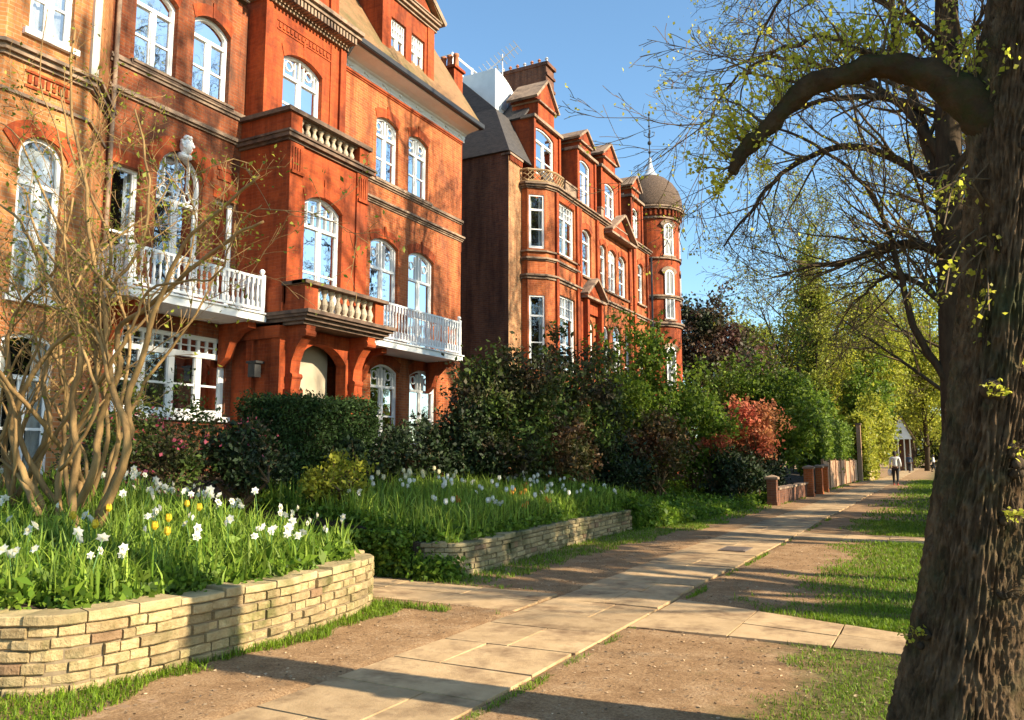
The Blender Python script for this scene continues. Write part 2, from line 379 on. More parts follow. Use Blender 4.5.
def window(parent, T, ua, ub, za, zb, rise=0, lights=2, transom=.7, rail=True, trac='grid', curtain='sides', sill=None, rec=.12, head=None, bar=1, name='window', fw=.065):
    f = MB(); w0, w1 = -rec-.07, -rec
    O = outline(ua, ub, za, zb, rise); I = outline(ua+fw, ub-fw, za+fw, zb-fw, max(0, rise-fw*.3) if rise else 0)
    f.ring(O, I, T, w0, w1)
    W = ub-ua; Hh = zb-za; zt = za+Hh*transom
    bw = .05*bar
    def hb(z, t, a=ua+fw, b=ub-fw, d=0): f.box(a, b, w0+.01+d, w1-.012+d, z-t/2, z+t/2, T)
    def vb(u, t, a, b, d=0): f.box(u-t/2, u+t/2, w0+.006+d, w1-.006+d, a, b, T)
    if transom < 1: hb(zt, .075*bar, d=.02)
    top = zt if transom < 1 else zb-rise*.3
    for i in range(1, lights): vb(ua+W*i/lights, .095*bar, za+fw, top, .012)
    wl = W/lights
    for i in range(lights):
        a = ua+wl*i+(.05 if i else fw); b = ua+wl*(i+1)-(.05 if i < lights-1 else fw)
        if rail: f.box(a, b, w0+.02, w1-.02, (za+top)/2-.022, (za+top)/2+.022, T)
        f.box(a, a+.03, w0+.02, w1-.024, za+fw, top, T); f.box(b-.03, b, w0+.02, w1-.024, za+fw, top, T)
        f.box(a+.03, b-.03, w0+.02, w1-.024, za+fw, za+fw+.05, T)
    if transom < 1 and trac:
        zc = (zt+zb)/2; rr = min(.13, (zb-zt)*.3); cu = (ua+ub)/2
        if trac == 'ring':
            for i in range(lights):
                c = ua+wl*(i+.5)
                for dx in (-wl*.28, wl*.28): vb(c+dx, .022, zt, zb-fw-abs(rise)*.35)
                A = [(c+rr*math.cos(t*PI/6), zc+rr*math.sin(t*PI/6)) for t in range(12)]; B = [(c+(rr-.022)*math.cos(t*PI/6), zc+(rr-.022)*math.sin(t*PI/6)) for t in range(12)]
                f.ring(A, B, T, w0+.02, w1-.02); f.box(c-wl*.28, c-rr, w0+.02, w1-.03, zc-.011, zc+.011, T); f.box(c+rr, c+wl*.28, w0+.02, w1-.03, zc-.011, zc+.011, T)
            vb(cu, .04, zt, zb-fw)
        elif trac == 'hex':
            for k in (-1, 0, 1):
                c = cu+k*W*.27; h = .17 if k == 0 else .12; zz = zt+.2+(.06 if k == 0 else -.02)
                A = [(c+.1*math.cos(t*PI/3), zz+h*math.sin(t*PI/3)) for t in range(6)]; B = [(c+.078*math.cos(t*PI/3), zz+(h-.024)*math.sin(t*PI/3)) for t in range(6)]
                f.ring(A, B, T, w0+.02, w1-.02); vb(c, .02, zz+h, zb-(.07 if k == 0 else .19)); vb(c, .02, zt, zz-h)
            hb(zt+.2, .02, ua+fw, cu-W*.27-.1); hb(zt+.2, .02, cu-W*.27+.1, cu-.1); hb(zt+.2, .02, cu+.1, cu+W*.27-.1); hb(zt+.2, .02, cu+W*.27+.1, ub-fw)
        else:
            for i in range(lights*3):
                if i % 3: vb(ua+W*i/(lights*3), .022, zt, zb-fw-rise*.6)
            for i in range(1, lights): vb(ua+W*i/lights, .05, zt, zb-fw)
            hb((zt+zb)/2-.02, .022)
    win = f.build(name, WHITE, parent)
    p = MB(); O2 = outline(ua+.02, ub-.02, za+.02, zb-.02, rise); p.quad(*[T(u, -rec-.05, z) for u, z in O2]); p.build('pane', GLASS, win)
    if curtain:
        c = MB(); d = -rec-.16
        def drape(a, b, z0, z1):
            k = max(3, int((b-a)/.05)); P = [(a+(b-a)*i/k, d+.02*math.sin(i*2.1)) for i in range(k+1)]
            for (x0, y0), (x1, y1) in zip(P[:-1], P[1:]): c.quad(T(x0, y0, z0), T(x1, y1, z0), T(x1, y1, z1), T(x0, y0, z1))
        if curtain == 'sides': drape(ua, ua+W*.24, za, zb); drape(ub-W*.3, ub, za, zb)
        elif curtain == 'full': drape(ua, ub, za, zb)
        elif curtain == 'blind': drape(ua, ub, za+Hh*.45, zb)
        elif curtain == 'top': drape(ua, ub, zt, zb)
        elif curtain == 'net': drape(ua, ub, za, zb); 
        c.build('curtain', CURT, win)
    r = MB(); r.box(ua-.1, ub+.1, -.9, -.7, za-.1, zb+.1, T); r.build('dark_room_panel', ROOM, win)  # near-black panel; the dark of the unlit interior is in its colour
    if sill:
        s = MB(); s.box(ua-.1, ub+.1, -rec+.002, .09, za-.11, za-.003, T); s.build('sill', sill, win)
    return win
def arch_band(mb, T, ua, ub, zb, rise, th=.26, pr=.03, wid=0):
    A = arc(ua-wid, ub+wid, zb+wid*.5, rise+.0); B = [(u+(u-(ua+ub)/2)*th*.9/max(.01, (ub-ua)/2)*(1 if rise > .3*(ub-ua) else .35), z+th) for u, z in A]
    k = len(A); n = len(mb.v)
    for a, b, c, d in zip(A[:-1], A[1:], B[1:], B[:-1]):
        mb.prism([a, b, c, d], T, .002, pr)
def baluster_mesh(h, r, mat, style='turned'):
    mb = MB()
    if style == 'turned': mb.lathe((0, 0, 0), [(r*.9, 0), (r*.9, h*.1), (r*.55, h*.13), (r*1.0, h*.36), (r*.8, h*.5), (r*.42, h*.66), (r*.6, h*.8), (r*.9, h*.88), (r*.9, h)], 10)
    else:
        mb.box(-r, r, -r, r, 0, h*.2); mb.lathe((0, 0, 0), [(r*.75, h*.2), (r*.5, h*.25), (r*1.0, h*.45), (r*.55, h*.7), (r*.8, h*.8)], 8); mb.box(-r, r, -r, r, h*.8, h)
    me = bpy.data.meshes.new('baluster'); me.from_pydata(mb.v, [], mb.f); me.materials.append(mat); return me
def put_balusters(me, P, parent):
    o0 = root_loc(parent)
    for p in P:
        o = bpy.data.objects.new('baluster', me); COL.objects.link(o); o.parent = parent; o.location = Vector(p)-o0
def course(mb, T, u0, u1, z0, steps):  # stacked mouldings: (height, projection)
    z = z0
    for h, p in steps: mb.box(u0-(p if p > .05 else 0)*0, u1, -.05, p, z, z+h-.001, T); z += h

# ================================================================== SETTING
def nz(x, y, s=1., o=0.): return noise.noise(Vector((x*s+o, y*s-o, o*.37)))
def axis(lo, hi, near0, near1, fine, grow_=1.35):
    a = list(np.arange(near0, near1+1e-6, fine)); st = fine; x = near1
    while x < hi: st *= grow_; x += st; a.append(x)
    st = fine; x = near0
    while x > lo: st *= grow_; x -= st; a.insert(0, x)
    return a
gx = axis(-300, 300, -6, 1.5, .09); gy = axis(-60, 900, 2.8, 12, .09)
def gz(x, y):
    if not (-9 < x < 8 and 0 < y < 40): return 0.
    k = .014*nz(x, y, 1.1)+.006*nz(x, y, 5, 3)
    if -4.02 < x < -2.72 or (x > -2.72 and (7.38 < y < 9 or 16.7 < y < 17.9)) or (x < -4 and 7.5 < y < 8.66): k = min(k, 0)-.012
    else: k = max(k, -.004)+.012
    return k
V = [(x, y, gz(x, y)) for y in gy for x in gx]; nx_ = len(gx)
Fq = [(j*nx_+i, j*nx_+i+1, (j+1)*nx_+i+1, (j+1)*nx_+i) for j in range(len(gy)-1) for i in range(nx_-1)]
m, nt, out = nt_new('earth_and_turf'); b = N(nt, 'ShaderNodeBsdfPrincipled')
tc = N(nt, 'ShaderNodeTexCoord'); sp = N(nt, 'ShaderNodeSeparateXYZ'); nt.links.new(tc.outputs['Object'], sp.inputs[0])
e1 = ramp(nt, noisef(nt, 2.4, 8, .78), [(.3, (.22, .125, .06)), (.5, (.36, .225, .115)), (.7, (.48, .33, .19))])
peb = ramp(nt, noisef(nt, 55, 3, .8), [(.35, (.55, .5, .48)), (.6, (1, 1, 1)), (.8, (1.25, 1.22, 1.15))])
e1 = mixc(nt, 1., e1, peb, 'MULTIPLY')
gr = ramp(nt, noisef(nt, 9, 5, .7), [(.35, (.06, .06, .02)), (.7, (.13, .13, .045))])
ad = N(nt, 'ShaderNodeMath', operation='MULTIPLY_ADD'); nt.links.new(noisef(nt, 1.1, 5, .75), ad.inputs[0]); ad.inputs[1].default_value = 3.2; nt.links.new(sp.outputs[0], ad.inputs[2])
mk1 = ramp(nt, ad.outputs[0], [(.25, (0, 0, 0)), (.9, (.8, .8, .8))])
col = mixc(nt, mk1, e1, gr)
nt.links.new(col, b.inputs['Base Color']); b.inputs['Roughness'].default_value = .95; b.inputs['Specular IOR Level'].default_value = .15
bump(nt, noisef(nt, 45, 6, .8), .7, .02, b); nt.links.new(b.outputs[0], out.inputs[0])
o = mk('ground', V, Fq, m, None, True); tag(o, kind='structure')

# main flagstone path
SLAB = surf('flagstone', (.35, .235, .12), (.48, .335, .185), 4, .85, 35, .6, .01, island=.15, dirt=(.20, .125, .065), dscale=2.1)
mb = MB(); rs = random.Random(3)
def slab_quad(mb, c, zt, g=.011):
    cx = sum(p[0] for p in c)/4; cy = sum(p[1] for p in c)/4
    q = []
    for (x, y) in c:
        dx, dy = cx-x, cy-y; L = math.hypot(dx, dy); q.append((x+dx/L*g+rs.uniform(-.006, .006), y+dy/L*g+rs.uniform(-.004, .004)))
    zs = [zt+rs.uniform(-.004, .004) for _ in q]; n = len(mb.v)
    mb.v += [(x, y, z) for (x, y), z in zip(q, zs)]+[(x, y, -.03) for x, y in q]
    mb.f += [(n, n+1, n+2, n+3)]+[(n+i, n+4+i, n+4+(i+1) % 4, n+(i+1) % 4) for i in range(4)]
y = -3.
while y < 125:
    L = rs.uniform(.6, .95); xl = -3.99+.05*math.sin(y*.3)+rs.uniform(-.02, .02); xr = -2.73+rs.uniform(-.03, .03)+.03*math.sin(y*.5)
    if y < 45: s = rs.choice([.36, .5, .62, 1.]) 
    else: s = .5
    sk = rs.uniform(-.03, .05)
    if s >= 1: slab_quad(mb, [(xl, y), (xr, y+sk), (xr, y+L+sk), (xl, y+L)], .017)
    else:
        xm = xl+(xr-xl)*s
        slab_quad(mb, [(xl, y), (xm, y+sk*s), (xm, y+L+sk*s), (xl, y+L)], .017); slab_quad(mb, [(xm, y+sk*s), (xr, y+sk), (xr, y+L+sk), (xm, y+L+sk*s)], .017)
    y += L
struct('footpath', mb, SLAB)
mb = MB()
def cross(mb, x0, x1, ya, yb, st=.95):  # ya(x), yb(x)
    x = x0; s = 1 if x1 > x0 else -1
    while (x1-x)*s > 0:
        L = st*rs.uniform(.7, 1.25); x2 = x+L*s; f = rs.choice([.45, .55, 1.])
        P = [(x, ya(x)), (x2, ya(x2)), (x2, yb(x2)), (x, yb(x))]
        if f < 1:
            Mq = [(a[0], a[1]+(b2[1]-a[1])*f) for a, b2 in ((P[0], P[3]), (P[1], P[2]))]
            slab_quad(mb, [P[0], P[1], Mq[1], Mq[0]], .013); slab_quad(mb, [Mq[0], Mq[1], P[2], P[3]], .013)
        else: slab_quad(mb, P, .013)
        x = x2
cross(mb, -2.70, 6, lambda x: 7.38+.02*math.sin(x*3), lambda x: 9.0-.33*(x+2.7) if x < .5 else 7.94)
struct('crossing_path', mb, SLAB)
mb = MB(); cross(mb, -4.02, -13.5, lambda x: 7.5, lambda x: 8.66)
struct('garden_path', mb, SLAB)
mb = MB(); cross(mb, -2.70, 6, lambda x: 16.7, lambda x: 17.9)
struct('crossing_path', mb, SLAB)
mb = MB()
for i in range(6):
    for j in range(14):
        x = -4.9+i*.105+(j % 2)*.03+rs.uniform(-.008, .008); y = 3.3+j*.075
        mb.box(x, x+.085, y, y+.05, -.02, .004+rs.uniform(0, .008))
struct('brick_paving', mb, surf('paving_brick', (.24, .145, .08), (.34, .22, .13), 5, .9, 40, .4, .006, island=.2))
cov = thing('inspection_cover', (-3.2, 14.1, 0), 'grey metal inspection cover set into the flagstone path', 'drain cover')
mb = MB(); mb.box(-3.42, -2.98, 13.75, 14.4, .02, .036); mb.build('frame', surf('cover_metal', (.12, .09, .07), (.18, .14, .11), 5, .6, 40, .3), cov)
mb = MB()
for i in range(8): mb.box(-3.38, -3.02, 13.8+i*.07, 13.85+i*.07, .03, .041)
mb.build('lid', MATS['cover_metal'], cov)

# garden terraces
W1 = [(-7.6, 2.3), (-6.3, 2.95), (-5.6, 3.25), (-5.28, 3.5), (-5.17, 4.0), (-5.15, 4.6), (-5.12, 5.3), (-5.2, 6.0), (-5.36, 6.8), (-5.62, 7.24), (-6.1, 7.4), (-7.0, 7.42), (-8.2, 7.42)]
W2 = [(-9.5, 8.95), (-7.5, 8.98), (-6.4, 9.02), (-5.95, 9.12), (-5.72, 9.4), (-5.7, 10.2), (-5.78, 11.2), (-5.88, 12.5), (-5.95, 14.0), (-6.0, 15.5), (-6.05, 17.0), (-6.2, 17.5), (-6.7, 17.8)]
def smooth_path(P, n=6):
    out_ = []
    for i in range(len(P)-1):
        p0 = P[max(i-1, 0)]; p1 = P[i]; p2 = P[i+1]; p3 = P[min(i+2, len(P)-1)]
        for k in range(n):
            t = k/n; out_.append(tuple(.5*((2*p1[a])+(-p0[a]+p2[a])*t+(2*p0[a]-5*p1[a]+4*p2[a]-p3[a])*t*t+(-p0[a]+3*p1[a]-3*p2[a]+p3[a])*t**3) for a in (0, 1)))
    out_.append(P[-1]); return out_
def at_len(S, cum, s):
    s = max(0, min(cum[-1]-1e-6, s))
    for i in range(len(cum)-1):
        if cum[i+1] >= s:
            t = (s-cum[i])/(cum[i+1]-cum[i]); p = Vector(S[i]).lerp(Vector(S[i+1]), t); d = (Vector(S[i+1])-Vector(S[i])).normalized(); return p, d
def stone_wall(P, h, courses, seed, label, thick, inward, stone, cop, lens=(.09, .30)):
    S = smooth_path(P); cum = [0]
    for a, b2 in zip(S[:-1], S[1:]): cum.append(cum[-1]+math.dist(a, b2))
    rg = random.Random(seed); Tt = cum[-1]
    r = thing('stone_wall', (P[5][0], P[5][1], 0), label, 'garden wall')
    mb = MB(); bk = MB()
    hc = [rg.uniform(.8, 1.2) for _ in range(courses)]; k = (h-.075)/sum(hc); z = -.03
    hc = [q*k for q in hc]; hc[0] += .03
    def block(mb, s0, s1, z0, z1, pr, th):
        nseg = max(1, int((s1-s0)/.09)); n = len(mb.v)
        ins = .006
        for i in range(nseg+1):
            s = s0+ins+(s1-s0-2*ins)*i/nseg; p, d = at_len(S, cum, s); nr = Vector((d.y, -d.x))
            if inward < 0: nr = -nr
            j = rg.uniform(-.004, .004); e = .012 if i in (0, nseg) else 0
            a = p+nr*(pr+j-e); c = p-nr*th
            a2 = p+nr*(pr+j-e-.01)
            mb.v += [(a2.x, a2.y, z0+.003), (a.x, a.y, z0+.012), (a.x, a.y, z1-.012), (a2.x, a2.y, z1-.003+rg.uniform(-.003, .002)), (c.x, c.y, z1-.003), (c.x, c.y, z0+.003)]
        for i in range(nseg):
            A = n+i*6; B = A+6
            for q in range(6): q2 = (q+1) % 6; mb.f.append((A+q, A+q2, B+q2, B+q))
        mb.f.append(tuple(n+q for q in range(6))[::-1]); A = n+nseg*6; mb.f.append(tuple(A+q for q in range(6)))
    for c in range(courses):
        s = -rg.uniform(0, .2)
        while s < Tt:
            L = rg.uniform(*lens); 
            if s+L > 0: block(mb, max(0, s), min(Tt, s+L), z+rg.uniform(-.002, .006), z+hc[c]+rg.uniform(-.006, .001), rg.uniform(-.018, .02), thick)
            s += L
        z += hc[c]
    mb.build('stonework', stone, r)
    mb = MB(); s = 0
    while s < Tt:
        L = rg.uniform(.16, .42); block(mb, s, min(Tt, s+L), z, z+rg.uniform(.055, .085), rg.uniform(.0, .022), thick); s += L
    mb.build('coping', cop, r)
    mort = MB()
    n = 0
    for i in range(len(S)):
        p, d = at_len(S, cum, cum[i]); nr = Vector((d.y, -d.x)); nr = nr if inward > 0 else -nr
        a = p-nr*.034; c = p-nr*(thick-.03); mort.v += [(a.x, a.y, -.03), (a.x, a.y, h-.05), (c.x, c.y, h-.05), (c.x, c.y, -.03)]
    for i in range(len(S)-1):
        for q in range(3): mort.f.append((i*4+q, i*4+q+1, i*4+4+q+1, i*4+4+q))
    mort.build('mortar', surf('wall_mortar', (.15, .11, .065), (.24, .18, .11), 10, .95), r)
    return S
YST = surf('yellow_sandstone', (.30, .205, .095), (.50, .385, .205), 11, .9, 28, 1, .03, island=.3, dirt=(.15, .135, .045), dscale=2.6, odd=(.15, .08, .045))
YCOP = surf('coping_sandstone', (.34, .25, .12), (.48, .37, .20), 5, .9, 28, .9, .02, island=.22, dirt=(.16, .15, .06), dscale=2.)
GST = surf('mossy_sandstone', (.22, .17, .09), (.36, .29, .16), 5, .9, 28, .9, .02, island=.35, dirt=(.07, .08, .03), dscale=1.7, odd=(.14, .08, .05))
S1 = stone_wall(W1, .54, 6, 5, 'low sunlit yellow stone wall curving round the near flower bed', .26, 1, YST, YCOP)
S2 = stone_wall(W2, .46, 5, 9, 'low mossy stone wall behind the garden path, further along the footpath', .24, 1, GST, GST, (.12, .34))
SOIL = surf('garden_soil', (.035, .025, .016), (.075, .052, .032), 6, .95, 25, 1, .04)
def bz1(x, y): return .47+max(0, (-5.3-x))*.13+.03*nz(x, y, 1.7)
def bz2(x, y):
    e = .40 if y < 17 else max(.02, .40-(y-17)*.12)
    d = max(0, -5.9-x); return e+min(d*.16, .15+d*.08)+.04*nz(x, y, 1.3)*min(1, d)
mb = MB()
ring1 = [(p[0]-.12 if p[1] < 7 else p[0], p[1]-(.12 if p[1] > 7 else -.08 if p[0] < -5.5 and p[1] < 4 else 0)) for p in S1]
prev = None
for x, y in ring1:   # fan of strips towards the house
    row = [(x+(-14.3-x)*t, max(-2., y) if True else y) for t in np.linspace(0, 1, 24)]
    n = len(mb.v); mb.v += [(a, c, bz1(a, c)-(.06 if i == 0 else 0)) for i, (a, c) in enumerate(row)]
    if prev is not None:
        for i in range(23): mb.f.append((prev+i, prev+i+1, n+i+1, n+i))
    prev = n
struct('flower_bed', mb, SOIL)
mb = MB(); prev = None
ys = [8.98, 9.0, 9.05]+list(np.arange(9.3, 70, .5))
def xw2(y):
    if y < 9.2: return -6.2
    P = [(9.2, -5.9), (9.6, -5.84), (11.2, -5.9), (12.5, -6.0), (15.5, -6.12), (17, -6.1), (19, -5.7), (30, -5.3), (80, -5.2)]
    for (a, b2), (c, d) in zip(P[:-1], P[1:]):
        if y <= c: return b2+(d-b2)*(y-a)/(c-a)
    return -5.2
for y in ys:
    x0 = xw2(y); n = len(mb.v)
    for i, t in enumerate([0]+list(np.linspace(0, 1, 25))):
        x = x0+(-14.3-x0)*t*t if y > 17 else x0+(-14.3-x0)*t
        mb.v.append((x, y, bz2(x, y) if i > 0 or y < 16.5 else -.05) if y > 8.985 else (x, y, -.02))
    if prev is not None:
        for i in range(25): mb.f.append((prev+i, prev+i+1, n+i+1, n+i))
    prev = n
struct('planting_bank', mb, SOIL)

# ================================================================== BUILDING 1
H1 = thing('terraced_mansion', (-14, 15, 0), 'near red brick mansion with white balconies, canted bay and balustraded porch', 'house')
T1 = frm((-14, 0, 0))
FR = WHITE
# --- walls
mb = MB()
ops = [(9.93, 10.93, 9.55, 11.42, .22), (11.36, 12.37, 9.55, 11.42, .22), (10.62, 11.78, 4.68, 8.05, .58), (9.62, 10.25, 4.68, 7.33, 0), (12.13, 12.76-.02, 4.68, 7.33, 0), (9.86, 12.63, 2.45, 4.18, 0)]
wall(mb, T1, 9.4, 12.85, 0, 12.2, ops); mb.build('middle_wall', brick('sooty_shaded_red_brick', (.36, .095, .028), (.24, .055, .018), (.28, .13, .07), (.085, .04, .025), dscale=.9, dlo=.42, dhi=.66), H1)  # brick colour darkened for soot and for the tree shade on this wall
mb = MB()
opsR = [(17.82, 18.88, 9.6, 11.55, .16), (19.42, 20.48, 9.6, 11.55, .16), (17.65, 18.97, 4.68, 7.88, .2), (19.5, 20.88, 4.68, 7.88, .2), (17.78, 19.1, 1.9, 4.22, .2), (19.65, 21.1, 1.9, 4.22, .2)]
wall(mb, T1, 15.7, 22.5, 0, 12.35, opsR)
Ts = frm((-14, 22.5, 0), PI/2); wall(mb, Ts, 0, 9, 0, 12.35); mb.build('right_wall', RED, H1)
mb = MB(); mb.box(-24, -14.9, 6, 22.3, 0, 12.3); mb.build('core_wall', SIDE, H1)
# --- windows
for i, (a, b2, c, d, r) in enumerate(ops):
    if i < 2: window(H1, T1, a, b2, c, d, r, 2, .72, True, None, 'top' if i == 0 else 'blind', DSTONE)
    elif i == 2: window(H1, T1, a, b2, c, d, r, 2, .68, True, 'hex', None)
    elif i < 5: window(H1, T1, a, b2, c, d, 0, 1, 1, True, None, 'sides' if i == 3 else None)
    else: window(H1, T1, a, b2, c, d, 0, 4, .76, True, 'grid', None, WHITE, bar=1.5, fw=.09, rec=.06)
for i, (a, b2, c, d, r) in enumerate(opsR):
    window(H1, T1, a, b2, c, d, r, 2, .72 if i > 1 else .7, True, 'ring', ('sides', 'sides', 'full', 'sides', 'top', 'top')[i], DSTONE if i < 2 else None, rec=.1)
# --- arches, strings
mb = MB()
arch_band(mb, T1, 10.62, 11.78, 8.05, .58, .3, .04)
for a, b2, c, d, r in opsR+ops[:2]: arch_band(mb, T1, a, b2, d, r, .27, .018)
for a, b2, c, d, r in opsR+ops[:2]: mb.box((a+b2)/2-.045, (a+b2)/2+.045, .0, .035, d+.005, d+.36, T1)
for a, b2 in ((9.55, 10.32), (12.06, 12.8)): mb.box(a, b2, 0, .02, 7.335, 7.6, T1)
mb.box(12.15, 12.7, -.02, .03, 8.0, 8.07, T1); mb.box(12.15, 12.7, -.02, .03, 7.78, 7.84, T1)
for a in (15.76, 17.1): pass
mb.build_each('brick_arch', RUB, H1)
mb = MB()
course(mb, T1, 9.42, 12.85, 9.33, [(.07, .04), (.06, .08), (.05, .05)]); course(mb, T1, 9.42, 12.85, 8.72, [(.05, .05), (.06, .10), (.05, .05)])
course(mb, T1, 15.7, 22.53, 9.40, [(.05, .04), (.07, .09), (.03, .05)]); course(mb, T1, 15.7, 22.56, 8.80, [(.05, .04), (.05, .08), (.06, .14), (.03, .08)])
mb.box(17.7, 20.6, .0, .12, 9.5, 9.575, T1); mb.box(9.86, 12.45, 0, .12, 9.49, 9.545, T1)
mb.build_each('string_course', STONE, H1)
mb = MB()  # terracotta panel
mb.box(12.2, 12.68, -.01, .02, 7.85, 7.99, T1)
course(mb, T1, 15.7, 22.5, 12.22, [(.05, .03), (.06, .06)])
for i in range(5): mb.box(17.25+.002, 17.3, 0, .0, 0, 0.0, T1) if False else None
mb.build_each('terracotta_panel', RUB, H1)
# --- carved keystone
mb = MB(); mb.ball((-13.9, 11.2, 8.17), .15, 14, 12, (.75, .85, 1.3)); mb.ball((-13.82, 11.2, 8.14), .1, 12, 9, (.9, .85, 1.3)); mb.ball((-13.76, 11.2, 8.12), .03, 6, 5, (.8, .7, 1.6)); mb.box(-14, -13.84, 11.07, 11.33, 7.9, 8.0)
for k in range(16): a = k*.42; mb.ball((-13.84+.03*math.sin(k*2.), 11.2+.125*math.sin(a), 8.2+.17*math.cos(a)), .04, 6, 5)
mb.build('carved_keystone', WHITE, H1, True)
# --- cream cove cornice and gutter
def cove(y0, y1, zb=12.32, name='cove_cornice'):
    pr = [(0, 0), (.05, .0), (.06, .03), (.05, .05), (.07, .20), (.12, .23), (.14, .26), (.3, .31), (.62, .36), (.62, .4), (0, .4)]
    mb = MB(); n = len(mb.v); k = len(pr)
    for y in (y0, y1): mb.v += [(-14+a, y, zb+c) for a, c in pr]
    mb.f += [(i, (i+1) % k, k+(i+1) % k, k+i) for i in range(k)]+[tuple(range(k))[::-1], tuple(range(k, 2*k))]
    return mb
cv = cove(15.75, 22.6).build('cove_cornice', WHITE, H1)
mb = MB()
for i in range(8):  # plaster rosettes and swags on the cove
    y = 16.3+i*.85; c = (-13.93, y, 12.46)
    mb.ball(c, .045, 7, 5); mb.tube([(c[0], y+.05, c[2]), (c[0]-.01, y+.2, c[2]-.06), (c[0], y+.35, c[2])], .015, 5)
mb.build_each('swag_ornament', WHITE, cv)
cove(9.4, 12.85).build('cove_cornice', WHITE, H1)
mb = MB()
for y0, y1 in ((15.75, 22.72), (9.4, 12.85)):
    mb.box(-13.42, -13.24, y0, y1, 12.70, 12.80); mb.box(-13.25, -13.215, y0, y1, 12.72, 12.86); mb.box(-13.9, -13.42, y0, y1, 12.722, 12.77)
gut = mb.build('gutter', IRON, H1)
mb = MB(); mb.tube([(-13.3, 15.9, 12.72), (-13.32, 15.88, 12.55), (-13.6, 15.86, 12.2), (-13.88, 15.84, 11.98), (-13.9, 15.84, 11.7), (-13.9, 15.84, .5)], .05, 8)
for z in (11.6, 10.2, 8.6, 7, 5.6): mb.box(-13.96, -13.84, 15.76, 15.92, z, z+.05)
mb.build('downpipe', IRON, H1, True)
mb = MB(); mb.tube([(-13.1, 9.55, 14), (-13.92, 9.5, 8.6), (-13.92, 9.5, 1)] if False else [(-13.93, 9.5, 13), (-13.93, 9.5, 1)], .045, 8); mb.build('downpipe', STONE, H1, True)
# --- roof
def slab_roof(mb, pts, th=.08):
    p = [Vector(q) for q in pts]; nrm = (p[1]-p[0]).cross(p[2]-p[0]).normalized()
    if nrm.z < 0: nrm = -nrm
    n = len(mb.v); k = len(p); mb.v += [tuple(q) for q in p]+[tuple(q-nrm*th) for q in p]
    mb.f += [tuple(range(n, n+k)), tuple(range(n+k, n+2*k))[::-1]]+[(n+i, n+k+i, n+k+(i+1) % k, n+(i+1) % k) for i in range(k)]
mb = MB(); slab_roof(mb, [(-13.3, 15.2, 12.83), (-13.3, 22.75, 12.83), (-16.0, 22.4, 17.4), (-16.0, 15.2, 17.4)]); slab_roof(mb, [(-13.3, 6, 12.83), (-13.3, 12.9, 12.83), (-16.0, 12.9, 17.4), (-16.0, 6, 17.4)])
slab_roof(mb, [(-13.3, 22.75, 12.829), (-16, 22.4, 17.4), (-22, 22.4, 17.4), (-24, 22.75, 12.83)])
slab_roof(mb, [(-16.0, 6, 17.4), (-16, 22.4, 17.4), (-24, 22.4, 17.4), (-24, 6, 17.4)])
mb.build('roof', TILE, H1)
# --- brick dormer with two windows and pediment
Td = frm((-13.75, 0, 0))
mb = MB(); dops = [(18.1, 18.84, 13.25, 14.62, 0), (19.14, 19.84, 13.25, 14.62, 0)]
wall(mb, Td, 17.62, 20.32, 12.85, 15.2, dops, .2)
wall(mb, frm((-13.75, 17.62, 0), -PI/2), -2.6, 0, 12.85, 15.2); wall(mb, frm((-13.75, 20.32, 0), PI/2), 0, 2.6, 12.85, 15.2)
mb.prism([(17.5, 15.5), (20.44, 15.5), (18.97, 16.7)], Td, -2.4, .02)
mb.box(17.62, 17.98, 0, .04, 12.9, 15.2, Td); mb.box(19.96, 20.32, 0, .04, 12.9, 15.2, Td)
dm = mb.build('dormer', RUB, H1)
mb = MB(); course(mb, Td, 17.5, 20.44, 15.2, [(.08, .06), (.1, .14), (.08, .22), (.04, .26)])
def rake(mb, T, ua, za, ub, zb, w0, w1, t):
    L = math.hypot(ub-ua, zb-za); nx, nz_ = -(zb-za)/L*t, (ub-ua)/L*t
    mb.prism([(ua, za), (ub, zb), (ub+nx, zb+nz_), (ua+nx, za+nz_)], T, w0, w1)
rake(mb, Td, 18.97, 16.72, 20.68, 15.5, -.1, .24, .16); rake(mb, Td, 17.26, 15.5, 18.97, 16.72, -.1, .24, .16)
mb.build('pediment_moulding', STONE, dm)
for a, b2, c, d, r in dops: window(H1, Td, a, b2, c, d, 0, 2, .62, True, 'grid', 'full', STONE, rec=.08, fw=.05)
mb = MB(); slab_roof(mb, [(-13.55, 17.35, 15.58), (-13.55, 18.97, 16.9), (-17, 18.97, 16.9), (-17, 17.35, 15.58)]); slab_roof(mb, [(-13.55, 20.59, 15.58), (-13.55, 18.97, 16.9), (-17, 18.97, 16.9), (-17, 20.59, 15.58)]); mb.build('dormer_roof', TILE, H1)
# chimney with three pots
mb = MB(); mb.box(-15.9, -15.1, 24.6-.9, 25.2-.9, 9, 15.85); mb.box(-15.98, -15.02, 23.64, 24.38, 15.85, 15.95); ch = mb.build('chimney', RUB, H1)
for i in range(3):
    mb = MB(); mb.lathe((-15.75+i*.27, 24.0, 15.95), [(.12, 0), (.11, .1), (.09, .45), (.115, .47), (.115, .56), (.08, .56)], 10); mb.build('chimney_pot', POT, ch, True)
